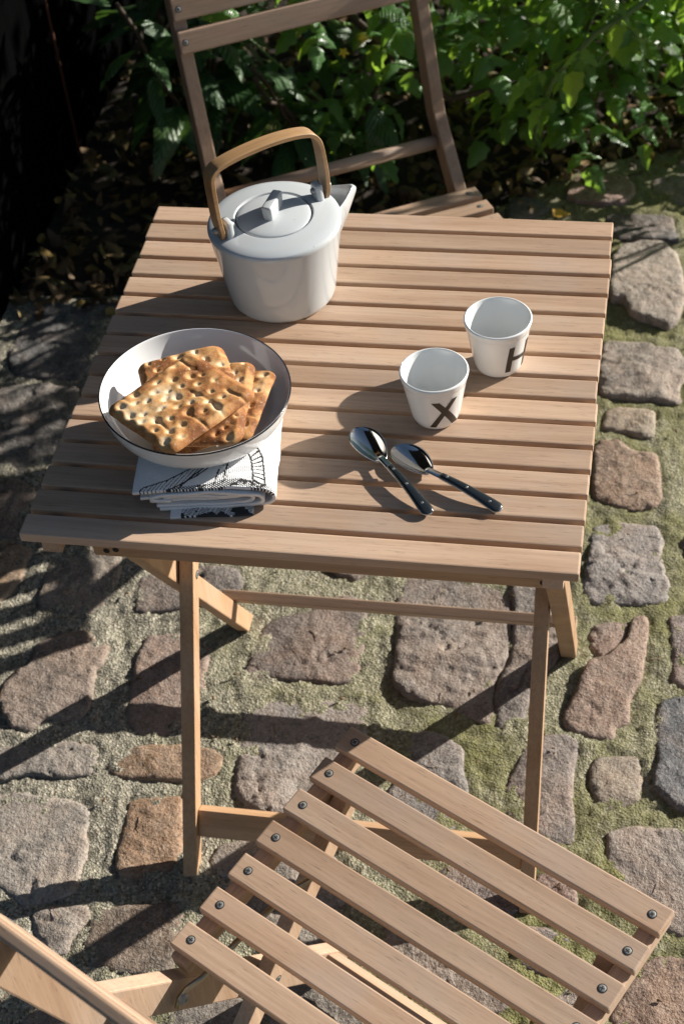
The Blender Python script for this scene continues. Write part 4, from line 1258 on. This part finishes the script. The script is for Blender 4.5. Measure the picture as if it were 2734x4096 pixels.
def bread_mat():
    k = NT('baked crispbread')
    at = k.n('ShaderNodeAttribute', attribute_name='toast')
    pos = k.n('ShaderNodeTexCoord').outputs['Object']
    oi = k.n('ShaderNodeObjectInfo')
    n1 = k.noise(pos, 55, 4, 0.6); n2 = k.noise(pos, 380, 3, 0.6); n3 = k.noise(pos, 22, 3, 0.5)
    f = k.math('ADD', at.outputs['Fac'], k.math('MULTIPLY', k.math('SUBTRACT', n1, 0.5), 1.1))
    f = k.math('ADD', f, k.math('MULTIPLY', k.math('SUBTRACT', n3, 0.5), 0.7))
    f = k.math('ADD', f, k.math('MULTIPLY', k.math('SUBTRACT', n2, 0.5), 0.6))
    c = k.ramp(f, [(0.0, (0.66, 0.51, 0.34)), (0.28, (0.57, 0.375, 0.19)), (0.55, (0.49, 0.255, 0.095)), (0.8, (0.32, 0.13, 0.04)), (1.0, (0.18, 0.065, 0.02))])
    c = k.mix(k.rng(n2, 0.56, 0.70, 0, 0.45), c, (0.66, 0.50, 0.34))
    k.base(c)
    k.set(Roughness=0.72)
    k.b.inputs['Specular IOR Level'].default_value = 0.25
    k.nrm(k.bump(n2, 0.0005, 0.7, k.bump(n1, 0.0014, 0.5)))
    return k.m
BREAD = bread_mat()

def bread_mesh(W_, L_, seed, thick=.0072, bend=0.0):
    rr = random.Random(seed)
    nx_, ny_ = 88, 100
    x = np.linspace(-W_ / 2, W_ / 2, nx_); y = np.linspace(-L_ / 2, L_ / 2, ny_)
    X_, Y_ = np.meshgrid(x, y, indexing='ij')
    # rounded corners: pull the grid onto a super-ellipse-like outline
    rc = .0125
    ax_ = np.abs(X_) - (W_ / 2 - rc); ay_ = np.abs(Y_) - (L_ / 2 - rc)
    q = np.maximum(ax_, 0) / rc; p = np.maximum(ay_, 0) / rc
    both = (ax_ > 0) & (ay_ > 0)
    m = np.maximum(q, p); r_ = np.hypot(q, p) + 1e-9
    Xn = np.where(both, np.sign(X_) * (W_ / 2 - rc + rc * q * m / r_), X_)
    Yn = np.where(both, np.sign(Y_) * (L_ / 2 - rc + rc * p * m / r_), Y_)
    ex = 1 + (fbm(Yn * 40, Yn * 0 + seed, seed, 2) - .5) * .05
    ey = 1 + (fbm(Xn * 40, Xn * 0 + seed, seed + 1, 2) - .5) * .05
    Xn = Xn * ex; Yn = Yn * ey
    edge = np.minimum(np.minimum(W_ / 2 - np.abs(X_), L_ / 2 - np.abs(Y_)), .02)
    top = thick * np.clip(edge / .008, 0, 1) ** .5
    top = top + (fbm(Xn * 45, Yn * 45, seed + 3, 3) - .5) * .0058 * np.clip(edge / .008, 0, 1)
    toast = .74 + (fbm(Xn * 40, Yn * 40, seed + 9, 3) - .5) * .95 + np.clip(1 - edge / .006, 0, 1) * .12
    # docked holes in offset rows, some run together
    row = 0
    yv = -L_ / 2 + .009
    while yv < L_ / 2 - .006:
        xv = -W_ / 2 + (.012 if row % 2 == 0 else .0215)
        while xv < W_ / 2 - .005:
            if rr.random() < .9:
                cx_, cy_ = xv + rr.uniform(-.0035, .0035), yv + rr.uniform(-.003, .003)
                big = rr.random() < .24
                sx_, sy_ = (.0048, .0042) if big else (rr.uniform(.0022, .0032), rr.uniform(.0024, .0046))
                dd = ((Xn - cx_) / sx_) ** 2 + ((Yn - cy_) / sy_) ** 2
                g_ = np.exp(-dd)
                top = top - (.0038 if big else .0027) * g_
                halo = np.exp(-dd / 3.4)
                toast = toast - .62 * halo + .12 * np.exp(-((np.sqrt(dd) - 2.1) ** 2) * 2)
            xv += .019
        row += 1
        # grooves where the docker dragged between holes
        if row % 2 == 0:
            gw = np.exp(-((Yn - yv - .002 * np.sin(Xn * 90 + row)) / .0022) ** 2) * np.clip((fbm(Xn * 50, Yn * 20, seed + row, 2) - .42) * 6, 0, 1)
            top = top - .0018 * gw; toast = toast - .30 * gw
        yv += .0140
    top = np.maximum(top, .0006)
    Z_ = top + bend * (Xn / W_ * 2) ** 2
    bot = bend * (Xn / W_ * 2) ** 2 - .0016 * np.clip(edge / .004, 0, 1)
    vs = np.concatenate([np.stack([Xn, Yn, Z_], -1).reshape(-1, 3), np.stack([Xn, Yn, bot], -1).reshape(-1, 3)])
    id_ = np.arange(nx_ * ny_).reshape(nx_, ny_)
    F = np.stack([id_[:-1, :-1], id_[1:, :-1], id_[1:, 1:], id_[:-1, 1:]], -1).reshape(-1, 4)
    Fb = F[:, ::-1] + nx_ * ny_
    ring = np.concatenate([id_[:, 0], id_[-1, 1:], id_[-2::-1, -1], id_[0, -2:0:-1]])
    rn = np.roll(ring, -1)
    Fs = np.stack([ring, ring + nx_ * ny_, rn + nx_ * ny_, rn], -1)
    me = mesh('crispbread', vs, np.concatenate([F, Fb, Fs]))
    at = me.attributes.new('toast', 'FLOAT', 'POINT')
    t_ = np.clip(toast, 0, 1)
    at.data.foreach_set('value', np.concatenate([t_.ravel(), np.full(nx_ * ny_, .35)]))
    bm = bmesh.new(); bm.from_mesh(me); bmesh.ops.recalc_face_normals(bm, faces=bm.faces); bm.to_mesh(me); bm.free()
    return me
BREADS = [  # centre, long axis angle, (w, l), tilt x/y, label
    ((.1560, .1500, .7570), -58, (.094, .106), (.05, .03), 'crispbread at the bottom of the heap, one corner showing at the bowl front'),
    ((.2010, .1580, .7710), -93, (.094, .116), (.00, -.17), 'crispbread leaning against the right side of the bowl'),
    ((.1820, .1500, .7800), -85, (.098, .130), (.02, -.04), 'crispbread under the top pieces, its right edge and far corner showing'),
    ((.1640, .1640, .7880), -64, (.100, .122), (.03, .02), 'crispbread lying second from the top, two corners out at the back'),
    ((.1640, .1285, .7990), 55.5, (.108, .126), (.01, .02), 'whole crispbread lying on top of the heap, corner over the front rim'),
]
for i, (c, a, (w_, l_), (tx, ty), lab) in enumerate(BREADS):
    me = bread_mesh(w_, l_, 31 + i * 7, bend=-.001 if i % 2 else .0008)
    o = link('crispbread', me, None, BREAD)
    M = Matrix.Translation(V(*c)) @ Matrix.Rotation(ty, 4, 'Y') @ Matrix.Rotation(tx, 4, 'X') @ Matrix.Rotation(R(a - 90), 4, 'Z')
    o.matrix_world = M
    tag(o, lab, 'crispbread', 'crispbreads in the bowl')

# ------------------------------------------------------------------ plants behind the table
def leaf_grid(L, Wd, outline_f, nu=9, droop=.25, fold=.35, curl=0.0, seed=0):
    """one blade: fan of quads along a midrib, folded and drooping; returns verts, faces, uvs"""
    vs, fs, uv = [], [], []
    vv = (-1, -.5, 0, .5, 1)
    rr = random.Random(seed)
    for i in range(nu):
        u = i / (nu - 1)
        hw = Wd / 2 * outline_f(u)
        z0 = -droop * L * u * u
        x0 = L * (u - droop * droop * .5 * u * u)
        for v in vv:
            av = abs(v)
            z = z0 + fold * hw * av - curl * hw * av * av + (rr.random() - .5) * .05 * Wd * (u > 0)
            vs.append((x0 - (.06 * L * av if outline_f(u) > .4 else 0), v * hw, z))
            uv.append((u, .5 + v * .5 * max(outline_f(u), .05)))
    n = len(vv)
    for i in range(nu - 1):
        for j in range(n - 1):
            fs.append((i * n + j, (i + 1) * n + j, (i + 1) * n + j + 1, i * n + j + 1))
    return vs, fs, uv
def mk_leaf(name, *a, **k):
    vs, fs, uv = leaf_grid(*a, **k)
    me = mesh(name, vs, fs)
    ul = me.uv_layers.new(name='UVMap')
    for p in me.polygons:
        for li, vi in zip(p.loop_indices, p.vertices):
            ul.data[li].uv = uv[vi]
    return me
def tomato_out(ph, lob):
    def f(u):
        b = math.sin(math.pi * min(1, u ** .62)) ** .75 if 0 < u < 1 else 0.0
        return max(0.0, b * (1 - lob * (.5 + .5 * math.cos(u * 17 + ph)) * min(1, u * 3)))
    return f
def laurel_out(ph):
    def f(u):
        b = math.sin(math.pi * min(1, u ** .8)) ** .95 if 0 < u < 1 else 0.0
        return max(0.0, b * (1 - .10 * ((u * 9 + ph) % 1)))
    return f
LEAFLETS = [mk_leaf('leaflet', 1.0, w_, tomato_out(p, lb), 12, droop=d, fold=fo, curl=cu, seed=i)
            for i, (w_, p, lb, d, fo, cu) in enumerate([(.66, 0, .34, .20, .25, .3), (.76, 1.4, .28, .38, .10, .35), (.60, 2.6, .42, .10, .40, .1),
                                                      (.72, 4.0, .32, .50, .30, .6), (.80, 5.2, .24, .28, -.05, .3), (.56, .8, .44, .7, .45, .2)])]
for m_ in LEAFLETS: m_.materials.append(TOMATO)
BIGLEAVES = [mk_leaf('leaf', 1.0, w_, laurel_out(p), 16, droop=d, fold=fo, curl=.15, seed=20 + i)
             for i, (w_, p, d, fo) in enumerate([(.34, 0, .25, .22), (.38, .4, .45, .15), (.31, .7, .15, .30)])]
for m_ in BIGLEAVES: m_.materials.append(LAUREL)

def mat_from(pos, dirv, up, size, roll=0.0):
    x = dirv.normalized()
    z = (up - x * up.dot(x))
    if z.length < 1e-4: z = x.orthogonal()
    z.normalize(); y = z.cross(x)
    M = Matrix((x, y, z)).transposed().to_4x4() @ Matrix.Rotation(roll, 4, 'X') @ Matrix.Scale(size, 4)
    M.translation = pos
    return M

def data_of(me):
    co = np.empty(len(me.vertices) * 3); me.vertices.foreach_get('co', co)
    F = np.empty(len(me.loops), int); me.loops.foreach_get('vertex_index', F)
    uvd = np.empty(len(me.loops) * 2); me.uv_layers[0].data.foreach_get('uv', uvd)
    return co.reshape(-1, 3), F.reshape(-1, 4), uvd.reshape(-1, 2)
def join_leaves(name, src, mats, mat, parent, kind='stuff'):
    """many blades as one mesh"""
    dat = [data_of(m) for m in src]
    Vs, Fs, Us, n = [], [], [], 0
    for i, M in mats:
        co, F, u = dat[i % len(dat)]
        A = np.array(M)
        Vs.append(co @ A[:3, :3].T + A[:3, 3]); Fs.append(F + n); Us.append(u); n += len(co)
    Vs = np.concatenate(Vs); Fs = np.concatenate(Fs); Us = np.concatenate(Us)
    me = bpy.data.meshes.new(name)
    me.vertices.add(len(Vs)); me.vertices.foreach_set('co', Vs.ravel())
    me.loops.add(Fs.size); me.loops.foreach_set('vertex_index', Fs.ravel())
    me.polygons.add(len(Fs)); me.polygons.foreach_set('loop_start', np.arange(0, Fs.size, 4)); me.polygons.foreach_set('loop_total', np.full(len(Fs), 4))
    me.polygons.foreach_set('use_smooth', [True] * len(Fs))
    me.uv_layers.new(name='UVMap').data.foreach_set('uv', Us.ravel())
    me.update()
    o = link(name, me, parent, mat)
    if kind: o['kind'] = kind
    return o

def tomato_plant(label, x, y, h, lean, seed, n_fronds, n_back, big=.052, zlow=.10):
    rr = random.Random(seed)
    base = V(x, y, -.01)
    tp = thing('tomato_plant', label, 'plant', base, 0, 'tomato plants behind the chair')
    # a bent main stem and two side shoots
    stems = []
    n = 9
    main = [V(lean[0] * (t / n) ** 1.5 * h + rr.uniform(-.015, .015), lean[1] * (t / n) ** 1.5 * h + rr.uniform(-.015, .015), h * t / n) for t in range(n + 1)]
    stems.append(main)
    for _ in range(3):
        i0 = rr.randint(1, 4); p = main[i0].copy(); a = rr.uniform(0, 6.28)
        L_ = rr.uniform(.25, .5) * h
        stems.append([p + V(math.cos(a) * L_ * .8 * t / 6, math.sin(a) * L_ * .8 * t / 6, L_ * (t / 6) ** 1.3 * .8) for t in range(7)])
    vs, fs = [], []
    for s_ in stems:
        a_, b_ = tube(s_, .004, 7, rad=[.0055 - .0035 * i / len(s_) for i in range(len(s_))])
        fs += [tuple(i + len(vs) for i in f) for f in b_]; vs += a_
    link('stem', mesh('stem', vs, fs), tp, STEM)
    cen = V(.45, .62, .45) - V(x, y, 0)
    def frond():
        s_ = rr.choice(stems) if rr.random() < .6 else main
        t = rr.uniform(.15, 1.0) * (len(s_) - 1)
        if zlow >= .5:                       # bare below, leafy at the top, to place the added plant's shade
            s_ = main; t = rr.uniform(.68, 1.0) * (len(s_) - 1)
        i0 = min(int(t), len(s_) - 2)
        p = s_[i0].lerp(s_[i0 + 1], t - i0)
        if p.z < zlow: p = p + V(0, 0, zlow * rr.random())
        a = rr.uniform(0, 6.28)
        d = V(math.cos(a), math.sin(a), rr.uniform(-.1, .55)).normalized()
        L_ = rr.uniform(.13, .24)
        pts = [p + d * (L_ * k / 6) + V(0, 0, -L_ * .28 * (k / 6) ** 2) for k in range(7)]
        lf = []
        nleaf = rr.choice([5, 5, 7, 3])
        for k in range(nleaf):
            if k == 0: q, dv, sz = pts[6], (pts[6] - pts[5]), rr.uniform(1.0, 1.3)
            else:
                j = 5 - (k - 1) // 2 * 1.6
                j = max(1, j); i1 = int(j)
                q = pts[i1].lerp(pts[min(6, i1 + 1)], j - i1)
                t_ = (pts[min(6, i1 + 1)] - pts[i1]).normalized()
                sd = t_.cross(V(0, 0, 1)).normalized() * (1 if k % 2 else -1)
                dv = sd * .85 + t_ * .5 + V(0, 0, rr.uniform(-.35, .25)); sz = rr.uniform(.7, 1.1)
            lf.append((rr.randrange(6), mat_from(q, dv, V(rr.uniform(-.3, .3), rr.uniform(-.3, .3), 1), big * sz, rr.uniform(-.5, .5))))
        return pts, lf
    for _ in range(n_fronds):
        pts, lf = frond()
        a_, b_ = tube(pts, .0013, 5, rad=[.0021 - .0002 * i for i in range(7)])
        fo = link('leaf', mesh('leaf', a_, b_), tp, STEM)
        for i, M in lf:
            link('leaflet', LEAFLETS[i], fo, None, M)
    back = []
    for _ in range(n_back):
        pts, lf = frond()
        back += lf
    if back: join_leaves('foliage', LEAFLETS, back, TOMATO, tp)
    return tp

TOMS = [  # label, x, y, height, lean, seed, fronds, back, leaflet size
    ('tomato plant seen between the posts of the far chair, hung with small yellow flowers', .04, 1.84, .78, (.05, -.24), 1, 26, 40, .052),
    ('tomato plant beside the right post of the far chair, on a long arching stem', .38, 1.88, .95, (.12, -.26), 2, 31, 46, .053),
    ('bright sunlit tomato plant hanging over the paving right of the chair', .57, 1.93, .90, (.05, -.34), 3, 32, 46, .054),
    ('tomato plant in the top right corner, its leaves lit through by the sun', .78, 2.05, .72, (.0, -.26), 4, 30, 50, .053),
    ('tomato plant at the far right edge, over the two pink cobbles', .98, 2.04, .50, (-.14, -.18), 5, 20, 24, .050),
    ('tomato plant in deep shade close behind the far chair', .20, 2.10, .85, (-.05, -.18), 6, 18, 46, .053),
    ('tomato plant at the back, above the sunlit ones', .52, 2.30, .95, (.0, -.18), 7, 18, 70, .054),
    ('tomato plant at the back beyond the arching stem', .16, 2.40, .95, (.0, -.1), 8, 12, 80, .054),
    ('tall tomato plant at the back right, behind the corner plant', 1.00, 2.50, .80, (-.1, -.1), 9, 14, 70, .054),
    ('tall tomato plant at the back, right of centre', .76, 2.58, .95, (.0, -.1), 10, 12, 70, .054),
    ('tomato plant at the right end of the bed, beyond the two pink cobbles', 1.34, 2.00, 1.0, (-.02, -.04), 12, 12, 40, .056, .5),  # out of view, added for the shade its top casts leftward
]
for t in TOMS: tomato_plant(*t)

# small yellow flowers on the middle plant
def flower(label, p):
    vs, fs = [], []
    for k in range(5):
        a = 2 * math.pi * k / 5
        b = len(vs)
        for r_, w_, z_ in ((.001, .0012, 0), (.006, .0030, .001), (.011, .0004, -.003)):
            for s in (-1, 1):
                vs.append((r_ * math.cos(a) - s * w_ * math.sin(a), r_ * math.sin(a) + s * w_ * math.cos(a), z_))
        fs += [(b, b + 1, b + 3, b + 2), (b + 2, b + 3, b + 5, b + 4)]
    o = link('flower', mesh('flower', vs, fs), None, YELLOW)
    o.location = p; o.rotation_euler = (.7, .2, 0)
    return tag(o, label, 'flower', 'yellow tomato flowers')
YELLOW = plain('yellow petal', (0.75, 0.48, 0.03), 0.5)
flower('upper small yellow flower on the plant between the chair posts', (.09, 1.62, .395))
flower('lower small yellow flower on the plant between the chair posts', (.055, 1.60, .375))

# the long arching stem in front of the leaves
vs, fs = tube([(.42, 1.80, .02), (.405, 1.70, .14), (.42, 1.63, .25), (.455, 1.60, .34), (.52, 1.60, .42), (.60, 1.62, .47), (.66, 1.66, .50)], .006, 10,
              rad=[.0045, .005, .0055, .006, .006, .0055, .005])
o = link('plant_stem', mesh('plant_stem', vs, fs), None, STEM)
tag(o, 'long pale green stem arching through the leaves beside the chair post', 'stem')
vs, fs = tube([(-.05, 1.78, .45), (.06, 1.74, .36), (.14, 1.72, .28), (.24, 1.70, .22), (.36, 1.72, .24), (.42, 1.74, .27)], .008, 8, rad=[.007, .008, .008, .007, .006, .005])
o = link('woody_stem', mesh('woody_stem', vs, fs), None, BARK)
tag(o, 'brown woody stem bending behind the right chair post', 'stem')

# dark broad-leaved shrub beside the black wall
def broad_shrub(label, x, y, h, seed, n, size):
    rr = random.Random(seed)
    sh = thing('broad_leaved_shrub', label, 'shrub', (x, y, -.01), 0, 'dark shrubs by the timber wall')
    stems = []
    for k in range(5):
        a = rr.uniform(0, 6.28)
        stems.append([V(math.cos(a) * .16 * (t / 6) ** 1.2, math.sin(a) * .16 * (t / 6) ** 1.2, h * t / 6 * rr.uniform(.85, 1.0)) for t in range(7)])
    vs, fs = [], []
    for s_ in stems:
        a_, b_ = tube(s_, .005, 7)
        fs += [tuple(i + len(vs) for i in f) for f in b_]; vs += a_
    link('stem', mesh('stem', vs, fs), sh, BARK)
    for k in range(n):
        s_ = rr.choice(stems); t = rr.uniform(.35, 1.0) * 6; i0 = min(5, int(t))
        p = s_[i0].lerp(s_[i0 + 1], t - i0)
        a = rr.uniform(0, 6.28)
        d = V(math.cos(a), math.sin(a), rr.uniform(-.75, .35))
        link('leaf', BIGLEAVES[rr.randrange(3)], sh, None, mat_from(p + d * .02, d, V(rr.uniform(-.3, .3), rr.uniform(-.3, .3), 1), size * rr.uniform(.8, 1.25), rr.uniform(-.4, .4)))
    return sh
broad_shrub('dark broad leaved shrub between the black wall and the left chair post', -.26, 1.70, .52, 3, 100, .135)
broad_shrub('dark broad leaved shrub lower down, behind the teapot and left chair post', -.02, 1.74, .34, 5, 44, .12)
broad_shrub('dark broad leaved shrub at the back by the wall', -.40, 2.00, .62, 8, 70, .13)

# fallen leaves on the bed
LIT = [mk_leaf('fallen_leaf', 1.0, w_, tomato_out(p, .2), 6, droop=d, fold=fo, curl=cu, seed=50 + i)
       for i, (w_, p, d, fo, cu) in enumerate([(.5, 0, .5, .5, .2), (.6, 2, -.4, .3, .6), (.45, 4, .8, .8, .1), (.65, 1, .2, -.4, .3)])]
rr = random.Random(77)
mats = []
while len(mats) < 3400:
    x = rr.uniform(-.58, 1.5); t = rr.random() ** 1.6
    y = bed_y(x) - .07 + t * 1.15 + (.05 if rr.random() < .5 else 0)
    if y < bed_y(x) - .02 and rr.random() < .6: continue
    z = .004 + rr.random() * .03 * min(1, max(0, (y - bed_y(x) + .05) / .15))
    a = rr.uniform(0, 6.28)
    mats.append((rr.randrange(4), mat_from(V(x, y, z), V(math.cos(a), math.sin(a), rr.uniform(-.4, .5)), V(rr.uniform(-.9, .9), rr.uniform(-.9, .9), 1), rr.uniform(.022, .05), rr.uniform(-.6, .6))))
o = join_leaves('leaf_litter', LIT, mats, LITTER, None)
tag(o, 'brown and yellow fallen leaves covering the planting bed', 'leaf litter')
def fallen(label, p, d, size, mat):
    me = LIT[0].copy(); me.materials.clear()
    o = link('fallen_leaf', me, None, mat, mat_from(V(*p), V(*d), V(.1, -.3, 1), size))
    tag(o, label, 'leaf', 'single fallen leaves')
GOLD = plain('golden dry leaf', (0.50, 0.28, 0.03), 0.6)
OLIVE = plain('olive dry leaf', (0.20, 0.21, 0.10), 0.6)
fallen('golden dry leaf on the paving right of the far chair seat', (.452, 1.60, .022), (.5, .45, .05), .055, GOLD)
fallen('rounded olive leaf on the paving just behind the table edge', (.372, 1.565, .02), (.05, 1, .1), .05, OLIVE)

# tall leafy hedge behind the bed, unseen, added to shade and dapple the bed
def hedge():
    rr = random.Random(5)
    hg = thing('hedge', 'unseen tall leafy hedge added behind the planting bed for its shade', 'hedge', (-.4, 3.3, -.02))
    for k in range(7):
        x = -2.0 + k * .68
        pts = [V(x + rr.uniform(-.06, .06), rr.uniform(-.05, .05), 3.0 * t / 6) for t in range(7)]
        a_, b_ = tube(pts, .02, 8, rad=[.026 - .003 * i for i in range(7)])
        link('trunk', mesh('trunk', a_, b_), hg, BARK)
    mats = []
    for _ in range(20000):
        x = rr.uniform(-2.3, 2.72); z = rr.uniform(.05, 3.3)
        edge = 2.72 + .14 * math.sin(z * 4.1) + .1 * math.sin(z * 9.7 + 1)
        y = rr.gauss(0, .22)
        if rr.random() < (x - .6) / (edge - .9): continue
        a = rr.uniform(0, 6.28)
        mats.append((rr.randrange(4), mat_from(V(x, y, z), V(math.cos(a), math.sin(a), rr.uniform(-.6, .3)), V(rr.uniform(-.6, .6), rr.uniform(-.6, .6), 1), rr.uniform(.06, .10))))
    LB = [mk_leaf('blade', 1.0, w_, laurel_out(p), 5, droop=d, fold=.2, seed=70 + i) for i, (w_, p, d) in enumerate([(.5, 0, .2), (.55, .3, .4), (.45, .6, .1), (.6, .2, .3)])]
    join_leaves('foliage', LB, mats, HEDGE, hg)
hedge()
